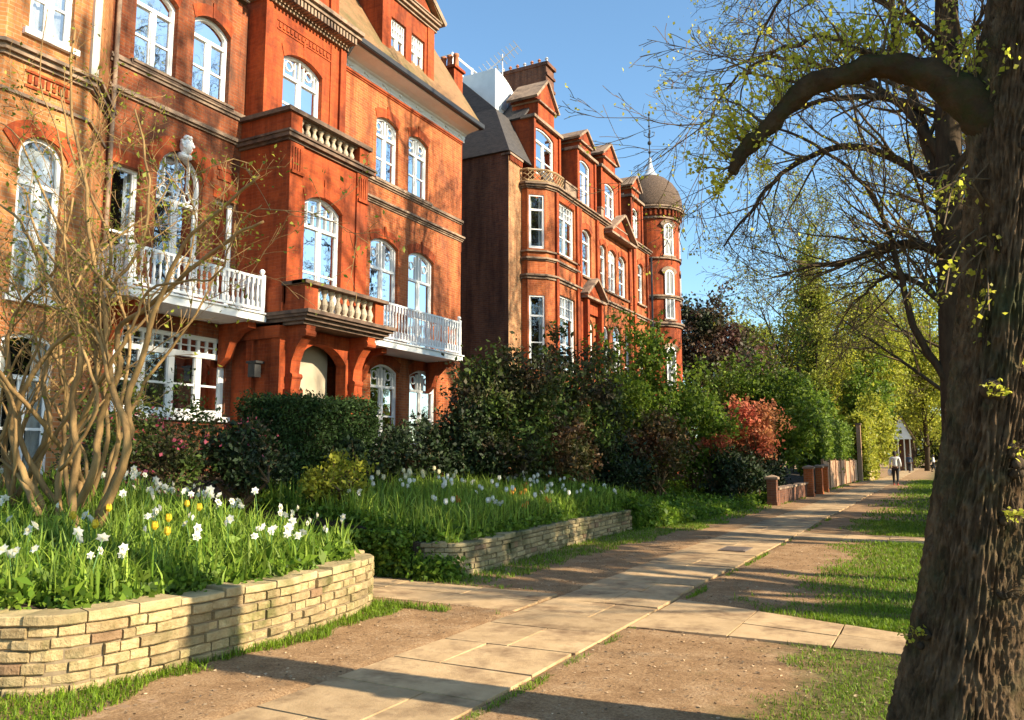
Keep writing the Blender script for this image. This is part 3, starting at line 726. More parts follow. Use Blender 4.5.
# --- porch pavilion
XB = -12.5; yl, yr = 12.8, 15.55
Tb = frm((XB, 0, 0)); Tp = frm((-13.5, 0, 0))
mb = MB()
bo = [(13.36, 14.66, 4.72, 7.62, .24), (13.3, 14.92, 0, 4.16, .4)]
wall(mb, Tb, yl, yr, 0, 8.62, bo, .3)
wall(mb, frm((XB, yl, 0), -PI/2), -1.55, 0, 0, 8.62); wall(mb, frm((XB, yr, 0), PI/2), 0, 1.55, 0, 8.62)
po = [(13.55, 14.92, 9.45, 11.42, .22)]
wall(mb, Tp, 12.88, 15.76, 8.6, 12.35, po, .26)
wall(mb, frm((-13.5, 12.88, 0), -PI/2), -.6, 0, 8.6, 12.35); wall(mb, frm((-13.5, 15.76, 0), PI/2), 0, .6, 8.6, 12.35)
mb.quad((XB, yl, 8.62), (XB, yr, 8.62), (-14, yr, 8.62), (-14, yl, 8.62))
for a, b2 in ((12.88, 13.1), (15.54, 15.76)): mb.box(a, b2, 0, .07, 8.7, 12.3, Tp)
mb.box(15.2, 15.26, 0, .03, 8.7, 12.3, Tp)
for a in (yl, yr-.42): mb.box(a, a+.42, 0, .05, 4.9, 8.6, Tb)
mb.build('porch_wall', RUB, H1)
mb = MB(); arch_band(mb, Tb, 13.36, 14.66, 7.62, .24, .26, .02); mb.box(13.98, 14.04, 0, .03, 7.63, 8.05, Tb); arch_band(mb, Tp, 13.55, 14.92, 11.42, .22, .28, .02); mb.box(14.2, 14.27, 0, .03, 11.43, 11.9, Tp)
for a in (yl+.06, yr-.36):
    for k in range(4): mb.box(a+k*.08, a+.05+k*.08, .05, .075, 7.95, 8.5, Tb)
    mb.box(a-.04, a+.36, .05, .1, 7.88, 7.95, Tb)
mb.box(13.3, 15.2, 0, .02, 12.0, 12.03, Tp); mb.box(13.3, 15.2, 0, .02, 11.78, 11.81, Tp)
for k in range(14): mb.box(13.35+k*.13, 13.43+k*.13, 0, .025, 11.85, 11.97, Tp)
mb.build_each('rubbed_panel', RUB, H1)
window(H1, Tb, *bo[0], 2, .74, True, 'grid', 'sides', None)
window(H1, Tp, *po[0], 2, .7, True, 'ring', 'top', None)
# porch interior: cream arched opening, its shade put into a darker paint colour
mb = MB(); mb.box(13.2, 14.95, -1.3, -.6, 0, 4.3, Tb); mb.build('porch_lining', surf('shaded_cream_paint', (.33, .28, .20), (.40, .34, .25), 1.5, .8, bstr=0), H1)
# upper cornice + balustrade
mb = MB()
for s in ((.0, 8.62, .08, .06), (0, 8.68, .09, .14), (0, 8.77, .05, .18)): mb.box(-14.0, XB+s[3], yl-s[3], yr+s[3], s[1], s[1]+s[2]-.001)
mb.box(-14.0, XB+.1, yl-.1, yr+.1, 9.30, 9.40)
mb.build('porch_cornice', DSTONE, H1)
mb = MB()
for a, b2 in ((yl, yl+.36), (yr-.34, yr)): mb.box(a, b2, -.34, .04, 8.8, 9.3, Tb)
mb.box(-14, XB-.34, yl, yl+.12, 8.8, 9.3); mb.box(-14, XB-.34, yr-.12, yr, 8.8, 9.3); mb.build_each('parapet_pier', RUB, H1)
bal = MB(); bal.box(XB-.22, XB-.02, yl+.36, yr-.34, 8.821, 8.86); bal.box(XB-.2, XB-.04, yl+.36, yr-.34, 9.26, 9.299); balp = bal.build('balustrade', STONE, H1)
BM = baluster_mesh(.4, .078, BALU); put_balusters(BM, [(XB-.12, yl+.48+i*.224, 8.86) for i in range(9)], balp)
# first-floor stone balcony
XF = -11.9
mb = MB()
for z, h, p in ((4.42, .07, .0), (4.49, .08, .1), (4.57, .06, .2), (4.63, .08, .26)): mb.box(-13.9, XF+p, yl-p*.6, yr+.05+p*.6, z, z+h-.001)
mb.box(XB, XF+.08, yl-.08, yl+.5, 5.29, 5.37); mb.box(XF-.3, XF+.1, yl-.08, yr+.1, 5.295, 5.375); mb.box(XB, XF-.3, yr-.2, yr+.1, 5.29, 5.37)
mb.build('balcony_slab', DSTONE, H1)
mb = MB()
mb.box(XB, XF, yl, yl+.42, 4.71, 5.29); mb.box(XF-.32, XF, yr-.3, yr+.02, 4.71, 5.29); mb.box(XB, XF-.32, yr-.14, yr, 4.71, 5.29)
mb.box(-13.98, XB, yl-.06, yl, 4.71, 5.29)
mb.build_each('parapet_pier', RUB, H1)
bal = MB(); bal.box(XF-.24, XF-.02, yl+.42, yr-.3, 4.712, 4.76); bl = bal.build('balustrade', STONE, H1)
BM2 = baluster_mesh(.53, .085, BALU); put_balusters(BM2, [(XF-.13, yl+.54+i*.232, 4.76) for i in range(9)], bl)
# scroll brackets
def scroll(y0, y1):
    P = [(0, 3.0), (.16, 3.0), (.2, 3.25), (.14, 3.42), (.17, 3.65), (.3, 3.95), (.46, 4.15), (.56, 4.32), (.58, 4.42), (0, 4.42)]
    mb = MB(); n = len(P)
    mb.v += [(XB+a, y0, z) for a, z in P]+[(XB+a, y1, z) for a, z in P]
    mb.f += [(i, (i+1) % n, n+(i+1) % n, n+i) for i in range(n)]+[tuple(range(n)), tuple(range(n, 2*n))[::-1]]
    mb.box(XB, XB+.14, y0-.03, y1+.03, 0, 3.0); mb.box(XB, XB+.22, y0-.05, y1+.05, 2.9, 3.04)
    mb.tube([(XB+.5, y0-.02, 4.25), (XB+.5, y1+.02, 4.25)], .09, 10); mb.tube([(XB+.16, y0-.02, 3.32), (XB+.16, y1+.02, 3.32)], .07, 10)
    mb.build('scroll_bracket', RUB, H1)
scroll(12.92, 13.2); scroll(15.02, 15.3)
# side (camera-facing) bracket flare
mb = MB(); mb.box(-13.98, XB, yl-.1, yl, 4.15, 4.42); mb.box(-13.5, -13.3, yl-.07, yl, 0, 4.15); mb.box(XB-.25, XB, yl-.07, yl, 0, 4.15); mb.build_each('side_pilaster', RUB, H1)
lm = MB(); lm.box(-13.2, -13.0, yl-.28, yl-.1, 3.3, 3.6); lm.box(-13.25, -12.95, yl-.3, yl-.05, 3.6, 3.65); lm.box(-13.12, -13.08, yl-.1, yl, 3.4, 3.5); lm.build('wall_lantern', IRON, H1)
# pavilion top cornice with dentils and attic
mb = MB()
for z, h, p in ((12.35, .08, .08), (12.62, .1, .42), (12.72, .1, .5)): mb.box(-14, -13.5+p, 12.8-p*.5, 15.82+p*.3, z, z+h-.001)
mb.box(-13.4, -13.38, 12.8, 15.8, 12.42, 12.62); cn = mb.build('dentil_cornice', STONE, H1)
mb = MB()
for k in range(26): mb.box(-13.4, -13.12, 12.72+k*.12, 12.79+k*.12, 12.44, 12.618)
mb.build('dentils', STONE, cn)
Ta = frm((-13.6, 0, 0)); mb = MB(); ao = [(13.95, 14.85, 13.1, 14.6, 0)]
wall(mb, Ta, 13.1, 15.6, 12.8, 15.6, ao, .2); mb.box(15.2, 15.45, 0, .08, 12.82, 15.6, Ta); wall(mb, frm((-13.6, 15.6, 0), PI/2), 0, 2.5, 12.8, 15.6); wall(mb, frm((-13.6, 13.1, 0), -PI/2), -2.5, 0, 12.8, 15.6); mb.build('attic_wall', RUB, H1)
window(H1, Ta, *ao[0], 2, .7, True, None, 'full', STONE)
# --- white timber balconies
def timber_balcony(y0, y1, xf, zf, zr, post0=True, brk=()):
    mb = MB(); mb.box(-13.98, xf+.1, y0, y1, zf-.16, zf); mb.box(-13.98, xf+.14, y0-.04, y1+.04, zf, zf+.035)
    root = mb.build('timber_balcony', WHITE, H1)
    mb = MB(); mb.box(xf-.035, xf+.035, y0+.05, y1-.05, zr-.055, zr); mb.box(xf-.03, xf+.03, y0+.05, y1-.05, zf+.1, zf+.15)
    for y in (y0+.05, y1-.05): mb.box(-13.95, xf, y-.03, y+.03, zr-.056, zr-.001); mb.box(-13.95, xf, y-.025, y+.025, zf+.1, zf+.15)
    mb.build('rail', WHITE, root)
    for y in (y0+.06, (y0+y1)/2, y1-.06):
        mb = MB(); mb.box(xf-.055, xf+.055, y-.055, y+.055, zf+.035, zr+.05); mb.ball((xf, y, zr+.12), .06, 10, 7)
        if y != (y0+y1)/2: mb.build('post', WHITE, root)
    n = int((y1-y0-.3)/.135); me = baluster_mesh(zr-zf-.2, .03, WHITE, 'sq')
    P = [(xf, y0+.18+(y1-y0-.36)*i/n, zf+.15) for i in range(n+1)]
    for y in (y0+.05, y1-.05): P += [(-13.85+.135*i, y, zf+.15) for i in range(int((xf+13.8)/.135))]
    put_balusters(me, P, root)
    for y in brk:
        b_ = MB(); Pp = [(0, 0), (.9, 0), (.9, -.12), (.6, -.2), (.35, -.42), (.22, -.75), (0, -.95)]; k = len(Pp)
        b_.v += [(-14+a, y-.11, zf-.165+c) for a, c in Pp]+[(-14+a, y+.11, zf-.165+c) for a, c in Pp]
        b_.f += [(i, (i+1) % k, k+(i+1) % k, k+i) for i in range(k)]+[tuple(range(k)), tuple(range(k, 2*k))[::-1]]
        b_.build('bracket', RUB, root)
timber_balcony(9.3, 12.68, -12.98, 4.66, 5.5, brk=(9.7, 12.5))
timber_balcony(15.72, 20.85, -12.98, 4.64, 5.72, brk=(17.2, 20.6))
# --- canted bay
P = [(-14, 6.15), (-13.15, 7.0), (-13.15, 8.5), (-14, 9.42)]
bayw = MB()
def face(p, q):
    a = math.atan2(-(q[0]-p[0]), q[1]-p[1]); return frm((p[0], p[1], 0), a), math.dist(p, q)
for i in range(3):
    T, L = face(P[i], P[i+1])
    ops_ = []
    if i == 1: ops_ = [(.36, 1.12, 4.2, 6.95, .36), (.36, 1.12, 8.72, 10.6, .2), (.3, 1.2, 1.2, 3.6, .1)]
    elif i == 0: ops_ = [(.3, .95, 4.2, 6.95, .32)]
    wall(bayw, T, 0, L, 0, 14, ops_, .2)
    for j, o_ in enumerate(ops_): window(H1, T, *o_, 2 if i else 1, .7, True, None, ('full', 'full', 'sides')[j] if i else 'full', WHITE if i else None, rec=.08)
    mbx = MB()
    arch_band(mbx, T, o_[0], o_[1], ops_[0][3], ops_[0][4], .26, .03) if ops_ else None
    if ops_: mbx.build_each('brick_arch', RUB, H1)
bayw.build('bay_wall', BAYB, H1)
mb = MB()
for z, h, p in ((8.12, .06, .06), (8.18, .09, .13), (8.27, .06, .2), (7.52, .06, .05), (8.33, .05, .1)):
    n = len(mb.v); Q = [(-14.02, 6.0-p), (-13.15+p, 7.0-p*.4), (-13.15+p, 8.5+p*.4), (-14.02, 9.42+p*1.2)]
    C_ = [(-13.5, 7.2), (-13.5, 7.2), (-13.5, 8.3), (-13.5, 8.3)]
    mb.v += [(x, y, z) for x, y in Q]+[(x, y, z+h-.001) for x, y in Q]
    mb.f += [(n, n+1, n+2, n+3)[::-1], (n+4, n+5, n+6, n+7)]+[(n+i, n+i+1, n+5+i, n+4+i) for i in range(3)]
mb.build('bay_cornice', STONE, H1)
mb = MB(); T, L = face(P[1], P[2]); mb.box(.35, 1.15, 0, .03, 7.72, 7.76, T); mb.box(.35, 1.15, 0, .03, 7.98, 8.02, T)
for k in range(7): mb.box(.4+k*.105, .46+k*.105, 0, .03, 7.8, 7.95, T)
mb.build_each('terracotta_panel', RUB, H1)
mb = MB(); mb.box(-13.22, -13.08, 8.46, 8.6, 8.4, 14); mb.build('corner_quoin', CREAM, H1)

# ================================================================== BUILDING 2
H2 = thing('turreted_mansion', (-14, 33, 0), 'far red brick mansion with gabled dormers, tall chimney stack and a domed corner turret', 'house')
XA, X2 = -14.0, -13.0
TA = frm((XA, 0, 0)); T2 = frm((X2, 0, 0))
mb = MB(); wall(mb, frm((XA, 25.9, 0), -PI/2), -9, 0, 0, 13.2); mb.build('party_wall', SIDE, H2)
mb = MB(); wall(mb, TA, 25.9, 27.0, 0, 13.2); mb.build('stock_wall', STOCK, H2)
mb = MB()
B = [(-14, 26.95), (-13.72, 26.92), (-13.17, 27.42), (-13.0, 27.85)]
cor = []
T_, L_ = face(B[0], B[1]); wall(mb, T_, 0, L_, 0, 12.1)
TC, LC = face(B[1], B[2]); cops = [(.06, LC-.06, 9.6, 11.75, 0), (.06, LC-.06, 4.9, 7.75, 0)]
wall(mb, TC, 0, LC, 0, 12.1, cops, .1)
T_, L_ = face(B[2], B[3]); wall(mb, T_, 0, L_, 0, 12.1)
ops2 = [(28.15, 29.8, 9.6, 11.75, 0), (30.6, 31.62, 9.2, 11.3, .2), (32.66, 33.36, 9.05, 11.08, .15), (33.62, 34.64, 9.05, 11.08, .2), (34.98, 35.98, 9.05, 11.08, .2), (37.7, 38.5, 9.2, 11.28, .15),
        (28.2, 29.8, 4.9, 7.95, 0), (30.7, 31.75, 4.6, 7.45, .3), (32.9, 33.6, 4.9, 7.4, .3), (34.1, 35.2, 4.9, 7.6, .45), (35.6, 36.4, 4.9, 7.4, .3), (37.7, 38.5, 4.9, 7.4, .15)]
wall(mb, T2, 27.85, 39.4, 0, 12.1, ops2, .2)
wall(mb, frm((X2, 39.4, 0), PI/2), 0, 8, 0, 12.1)
mb.build('front_wall', brick('orange_brick', (.46, .125, .034), (.36, .085, .024), (.40, .16, .08), (.12, .045, .025), dlo=.5, dhi=.75), H2)
mb = MB(); mb.box(-23, -14.8, 26.3, 39.2, 0, 12.9); mb.box(-14.8, -13.95, 28.2, 39.2, 11.9, 12.0); mb.build('core_wall', SIDE, H2)
for o_ in cops: window(H2, TC, *o_, 1, .72, True, None, 'sides', None, rec=.03, fw=.06)
for i, o_ in enumerate(ops2): window(H2, T2, *o_, 2 if i in (0, 6, 3, 9) else 1, .72, True, 'grid' if i in (0, 3, 6) else None, ('full', 'sides', 'full', 'sides', 'full', 'sides')[i % 6], None, rec=.09, fw=.075)
def wrap(mb, z, h, p, x0=27.85, x1=39.5, bay=True):
    if bay:
        Q = [(-14.0, 26.95-p), (-13.70, 26.92-p), (-13.17+p*.75, 27.42-p*.75), (-13.0+p, 27.87)]; I = [(-14, 27.3), (-13.9, 27.3), (-13.6, 27.6), (-13.5, 27.87)]
        n = len(mb.v); mb.v += [(a, c, z) for a, c in Q]+[(a, c, z+h) for a, c in Q]+[(a, c, z+h) for a, c in I]+[(a, c, z) for a, c in I]
        for i in range(3): mb.f += [(n+i, n+i+1, n+5+i, n+4+i), (n+4+i, n+5+i, n+9+i, n+8+i), (n+i, n+12+i, n+13+i, n+i+1)]
    mb.box(-13.4, -13+p, x0, x1, z, z+h)
mb = MB()
for z, h, p in ((12.0, .06, .06), (12.062, .08, .14), (12.144, .06, .22), (9.12, .05, .05), (9.172, .07, .12), (8.4, .1, .06), (8.502, .07, .14), (9.46, .06, .1)): wrap(mb, z, h, p, 27.85, 30.2 if z in (9.12, 9.172) or z == 9.46 else 39.5)
mb.box(30.5, 31.7, 0, .1, 9.1, 9.18, T2); mb.box(32.5, 36.2, 0, .1, 8.95, 9.03, T2); mb.box(37.5, 38.7, 0, .12, 9.1, 9.18, T2)
mb.box(-14.03, -13.93, 25.85, 27.0, 9.2, 9.28) if False else None
mb.box(-14.3, -13.9, 25.86, 26.95, 13.06, 13.14); mb.build_each('string_course', STONE, H2)
mb = MB()
for k in range(9): mb.box(25.93+k*.115, 26.0+k*.115, 0, .07, 12.85, 13.05, TA)
for a, b2 in ((27.87, 28.08), (29.9, 30.15), (30.2, 30.4), (32.1, 32.35), (36.25, 36.5), (36.9, 37.2), (38.9, 39.15)): mb.box(a, b2, 0, .1, 4, 11.98, T2)
for o_ in ops2[:6]: arch_band(mb, T2, o_[0], o_[1], o_[3], o_[4], .25, .03) if o_[4] else mb.box(o_[0], o_[1], 0, .03, o_[3]+.003, o_[3]+.25, T2)
mb.build_each('pilaster', RUB, H2)
# pediments
def pediment(u0, u1, zb, zt, T, w=.3, nm='pediment'):
    mb = MB(); um = (u0+u1)/2
    mb.prism([(u0, zb), (u1, zb), (um, zt)], T, 0, w*.5); p = mb.build(nm, RUB, H2)
    mb = MB(); mb.box(u0-.12, u1+.12, 0, w, zb-.1, zb-.002, T); rake(mb, T, u0-.14, zb, um, zt+.05, 0, w+.05, .11); rake(mb, T, um, zt+.05, u1+.14, zb, 0, w+.05, .11); mb.build('pediment_moulding', STONE, p)
pediment(30.35, 32.3, 8.25, 9.0, T2, .4); pediment(33.3, 36.4, 11.75, 12.75, T2, .4)
mb = MB()
for a in (30.45, 32.0): mb.box(a, a+.22, 0, .3, 4, 8.15, T2)
mb.box(30.67, 32.0, 0, .12, 7.6, 8.15, T2); mb.build('door_surround', RUB, H2)
# lattice parapet on the rounded corner
LAT, nt, out = nt_new('terracotta_lattice'); b = N(nt, 'ShaderNodeBsdfPrincipled'); b.inputs['Base Color'].default_value = (.3, .2, .1, 1); b.inputs['Roughness'].default_value = .9; nt.links.new(b.outputs[0], out.inputs[0])
mb = MB(); pp = [(-14, 26.85), (-13.68, 26.85), (-13.1, 27.37), (-12.93, 27.9), (-12.93, 28.6)]
for (a, c), (d, e) in zip(pp[:-1], pp[1:]):
    L = math.hypot(d-a, e-c); k = max(1, int(L/.17))
    for i in range(k):
        p0 = (a+(d-a)*i/k, c+(e-c)*i/k); p1 = (a+(d-a)*(i+1)/k, c+(e-c)*(i+1)/k)
        for z in (12.3, 12.5):
            mb.tube([(p0[0], p0[1], z), (p1[0], p1[1], z+.2)], .02, 4); mb.tube([(p1[0], p1[1], z), (p0[0], p0[1], z+.2)], .02, 4)
    mb.tube([(a, c, 12.74), (d, e, 12.74)], .045, 6); mb.tube([(a, c, 12.27), (d, e, 12.27)], .045, 6)
mb.build('lattice_parapet', LAT, H2)
mb = MB()
for (a, b2) in ((29.0, 30.1), (32.9, 33.2), (36.3, 37.2)):
    mb.box(a, b2, -.25, -.02, 12.2, 12.75, T2); mb.box(a-.05, b2+.05, -.3, .02, 12.75, 12.82, T2)
mb.build_each('parapet', STONE, H2)
# gabled dormers
def gdormer(xp, y0, y1, zs, zt, wy0, wy1, wz0, wz1, tall=False):
    T = frm((xp, 0, 0)); mb = MB(); z0 = 11.95; ym = (y0+y1)/2
    wall(mb, T, y0, y1, z0, zs, [(wy0, wy1, wz0, wz1, .15)], .15)
    wall(mb, frm((xp, y0, 0), -PI/2), -3, 0, z0, zs); wall(mb, frm((xp, y1, 0), PI/2), 0, 3, z0, zs)
    k = (y1-y0)*.2; z2 = zs+(zt-zs)*.45
    mb.box(y0+k, y1-k, -1.2, -.001, zs, z2, T); mb.prism([(y0+k*.6, z2), (y1-k*.6, z2), (ym, zt)], T, -1.2, .03)
    mb.box(y0-.02, y0+.14, 0, .08, z0, zs, T); mb.box(y1-.14, y1+.02, 0, .08, z0, zs, T)
    d = mb.build('gabled_dormer', RUB, H2)
    mb = MB(); mb.box(y0-.12, y1+.12, -.5, .16, zs-.12, zs, T); mb.box(y0+k-.05, y1-k+.05, -1.2, .1, z2-.07, z2, T)
    rake(mb, T, y0+k*.6-.1, z2, ym, zt+.05, -1.3, .14, .1); rake(mb, T, ym, zt+.05, y1-k*.6+.1, z2, -1.3, .14, .1); mb.build('gable_coping', STONE, d)
    mb = MB(); slab_roof(mb, [(xp-.4, y0-.1, zs-.05), (xp-.4, ym, zt-.45), (xp-4, ym, zt-.45), (xp-4, y0-.1, zs-.05)]); slab_roof(mb, [(xp-.4, y1+.1, zs-.05), (xp-.4, ym, zt-.45), (xp-4, ym, zt-.45), (xp-4, y1+.1, zs-.05)]); mb.build('dormer_roof', LEAD if tall else SLATE, d)
    window(H2, T, wy0, wy1, wz0, wz1, .15, 2, .7, True, None, 'full', None, rec=.06, fw=.06)
gdormer(-13.9, 27.75, 30.3, 15.35, 17.2, 27.95, 29.75, 13.0, 15.05)
gdormer(-13.3, 30.75, 32.85, 14.95, 15.95, 31.15, 32.3, 12.6, 14.6)
gdormer(-13.3, 33.5, 36.0, 15.05, 16.35, 34.1, 35.35, 12.75, 14.45)
gdormer(-13.3, 37.5, 39.3, 14.8, 15.9, 37.95, 38.75, 12.75, 14.3)
# mansard
mb = MB(); z0, z1 = 13.2, 15.35
a0 = (-13.92, 25.8, z0); a1 = (-14.95, 26.55, z1)
slab_roof(mb, [a0, (-22, 25.8, z0), (-22, 26.55, z1), a1]); slab_roof(mb, [a0, a1, (-14.95, 29.5, z1), (-13.92, 29.5, z0)])
slab_roof(mb, [a1, (-14.95, 40, z1), (-16.8, 40, 17.1), (-16.8, 26.9, 17.1)]); slab_roof(mb, [a1, (-16.8, 26.9, 17.1), (-22, 26.9, 17.1), (-22, 26.55, z1)]); slab_roof(mb, [(-16.8, 26.9, 17.1), (-16.8, 40, 17.1), (-22, 40, 17.1), (-22, 26.9, 17.1)])
slab_roof(mb, [(-13.5, 28.5, 12.3), (-13.5, 40, 12.3), (-14.95, 40, z1), (-14.95, 28.5, z1)])
mb.build('mansard_roof', SLATE, H2)
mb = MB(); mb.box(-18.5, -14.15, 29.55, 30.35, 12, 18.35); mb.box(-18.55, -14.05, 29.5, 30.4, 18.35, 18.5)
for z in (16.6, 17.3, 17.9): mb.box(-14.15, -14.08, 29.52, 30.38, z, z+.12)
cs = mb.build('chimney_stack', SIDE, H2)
for i in range(12):
    mb = MB(); mb.lathe((-14.3-i*.36, 29.95, 18.5), [(.09, 0), (.07, .12), (.05, .3), (.09, .33), (.02, .42)], 6); mb.build('chimney_pot', POT if i % 3 else LEAD, cs)
mb = MB(); pr = [(0, 0), (2.1, 0), (2.1, .55)]+[(2.1*math.cos(t), .55+1.05*math.sin(t)) for t in np.linspace(.1, PI/2, 8)]+[(0, 1.6)]
TB = frm((-15.55, 27.6, 0)); mb.prism([(u, 15.9+z*1.1) for u, z in pr], TB, -2.2, 0); wb = mb.build('roof_studio', WHITE, H2)
mb = MB(); mb.box(.5, .95, 0, .03, 16.1, 17.1, TB); mb.box(1.05, 1.5, 0, .03, 16.1, 17.0, TB); mb.build('studio_window', surf('studio_glass', (.35, .4, .45), (.45, .5, .55), 1, .2, bstr=0), wb)
mb = MB()
for p in ((-17.3, 27.0), (-17.3, 28.6), (-17.3, 30.4), (-18.9, 27.0)): mb.tube([(p[0], p[1], 17.1), (p[0], p[1], 18.5)],.055, 5)
for z in (17.8, 18.45): mb.tube([(-17.3, 27.0, z), (-17.3, 31.5, z)],.05, 5); mb.tube([(-17.3, 27.0, z), (-19.5, 27.0, z)], .02, 5)
mb.build('roof_railing', WHITE, H2)
# turret
CX_, CY_ = -13.75, 42.3; TR = 1.52
mb = MB(); mb.lathe((CX_, CY_, 0), [(TR, 0), (TR, 14.6)], 40); mb.build('turret_wall', RUB, H2, False)
mb = MB()
for z, h, p in ((8.5, .12, .1), (8.62, .1, .2), (10.0, .1, .08), (10.1, .1, .16), (12.2, .08, .1), (14.45, .1, .1), (14.95, .1, .28), (15.05, .08, .34)): mb.lathe((CX_, CY_, z), [(TR-.05, 0), (TR+p, 0), (TR+p, h), (TR-.05, h)], 40)
mb.build_each('turret_cornice', STONE, H2)
mb = MB(); mb.lathe((CX_, CY_, 14.55), [(TR+.02, 0), (TR+.02, .4)], 40)
for k in range(40):
    a = 2*PI*k/40
    if k % 1 == 0: T = frm((CX_+(TR+.02)*math.cos(a), CY_+(TR+.02)*math.sin(a), 0), a); mb.box(-.055, .055, 0, .17, 14.6, 14.94, T)
mb.build('corbel_table', RUB, H2)
mb = MB(); mb.lathe((CX_, CY_, 15.1), [(TR+.22, 0), (TR+.24, .2), (TR+.2, .65), (TR+.04, 1.15), (TR-.26, 1.62), (TR-.66, 1.98), (TR-1.02, 2.18), (.3, 2.26)], 40); mb.build('dome', surf('weathered_dome_tile', (.07, .048, .034), (.15, .10, .07), 9, .9, 14, 1, .05, stretch=(1, 1, 3)), H2, True)
mb = MB(); mb.lathe((CX_, CY_, 17.2), [(.66, .0), (.5, .12), (.3, .3), (.15, .7), (.09, 1.1), (.1, 1.2), (.04, 1.25)], 16); mb.build('dome_cap', LEAD, H2, True)
mb = MB(); mb.tube([(CX_, CY_, 18.3), (CX_, CY_, 21.0)], .03, 6)
for z, r in ((18.75, .09), (19.3, .12), (20.3, .07), (21.0, .08)): mb.ball((CX_, CY_, z), r, 8, 6)
for a in range(4):
    c, s = math.cos(a*PI/2+.5), math.sin(a*PI/2+.5); mb.tube([(CX_, CY_, 19.6), (CX_+.28*c, CY_+.28*s, 19.75), (CX_+.3*c, CY_+.3*s, 19.95), (CX_+.15*c, CY_+.15*s, 19.95)], .025, 5)
mb.build('finial', IRON, H2)
for ang, zs in ((-.62, ((12.4, 14.2), (8.9, 11.6), (5.2, 7.4))), (.35, ((12.4, 14.2), (9.9, 11.6)))):
    for za, zb in zs:
        T = frm((CX_+(TR-.04)*math.cos(ang), CY_+(TR-.04)*math.sin(ang), 0), ang)
        f = MB(); f.ring(outline(-.3, .3, za, zb, .27), outline(-.23, .23, za+.07, zb-.07, .22), T, -.02, .08); f.box(-.23, .23, 0, .075, (za+zb)/2-.03, (za+zb)/2+.03, T); f.box(-.02, .02, 0, .072, za+.05, zb-.1, T)
        w_ = f.build('turret_window', WHITE, H2); p = MB(); p.quad(*[T(u, .052, z) for u, z in outline(-.3, .3, za+.02, zb-.02, .3)]); p.build('pane', surf('old_dark_glass', (.04, .05, .06), (.14, .15, .16), 2, .35, bstr=0, spec=.4), w_)
        p = MB(); arch_band(p, T, -.33, .33, zb, .3, .2, .07); p.build('arch', STONE, w_); p = MB(); p.box(-.42, .42, 0, .13, za-.1, za, T); p.build('sill', STONE, w_)
mb = MB(); mb.tube([(-12.95, 39.75, 12), (-12.95, 39.75, .5)], .05, 6); mb.build('downpipe', IRON, H2)
# television aerial
ae = thing('television_aerial', (-16.1, 29.2, 17.5), 'metal television aerial on a mast above the far mansion roof', 'aerial')
mb = MB(); mb.tube([(-16.1, 29.2, 16.9), (-16.1, 29.2, 19.15)], .03, 5); mb.tube([(-16.35, 29.2, 16.9), (-16.35, 29.2, 18.7)], .03, 5); mb.build('mast', LEAD, ae)
mb = MB(); a = Vector((-16.9, 29.0, 18.35)); c = Vector((-15.35, 29.2, 19.35)); mb.tube([a, c], .03, 4)
for i in range(10):
    p = a.lerp(c, i/9); h = .22-.012*i; mb.tube([p+Vector((-h*.5, -.3, h)), p+Vector((h*.5, .3, -h))], .02, 4)
mb.build('antenna', LEAD, ae)

# ================================================================== VEGETATION
G = np.random.default_rng(11)
L_YEW = leafm('yew_leaf', (.014, .034, .006), (.04, .08, .012), .2, .4, .75)
L_DARK = leafm('laurel_leaf', (.008, .018, .005), (.028, .05, .012), .15, .5, .6)
L_MIX = leafm('shrub_leaf', (.03, .062, .008), (.10, .15, .02), .3, .5, .6, c3=(.045, .032, .016))
L_GREEN = leafm('fresh_leaf', (.06, .12, .010), (.18, .25, .025), .45, .45, .6)
L_LIME = leafm('lime_leaf', (.20, .24, .02), (.42, .40, .05), .55, .4)
L_OLIVE = leafm('olive_leaf', (.15, .19, .02), (.33, .33, .045), .5, .45)
L_BUD = leafm('bud_leaf', (.42, .46, .04), (.62, .56, .08), .6, .3)
L_RED = leafm('red_leaf', (.46, .08, .05), (.66, .22, .13), .5, .35, c3=(.42, .20, .07))
L_BRN = leafm('bronze_leaf', (.07, .035, .018), (.16, .075, .03), .3, .5, c3=(.06, .085, .018))
L_PUR = leafm('purple_leaf', (.05, .02, .018), (.12, .05, .03), .3, .5, c3=(.04, .055, .02), cs=.5)
L_GRASS = leafm('grass_blade', (.09, .17, .008), (.21, .31, .018), .45, .4)
L_BULB = leafm('bulb_leaf', (.12, .22, .02), (.32, .42, .06), .5, .4)
L_COVER = leafm('cover_leaf', (.07, .145, .012), (.20, .30, .03), .5, .45)
PET_W = leafm('white_petal', (.75, .74, .66), (.85, .84, .78), .4, .06)
PET_Y = leafm('yellow_petal', (.72, .48, .02), (.80, .60, .05), .4, .1)
PET_C = leafm('cream_petal', (.68, .62, .36), (.78, .72, .5), .4, .1)
PET_O = leafm('orange_petal', (.62, .22, .03), (.7, .32, .05), .35, .1)
STEM = leafm('flower_stem', (.06, .14, .03), (.10, .20, .05), .2, .2)

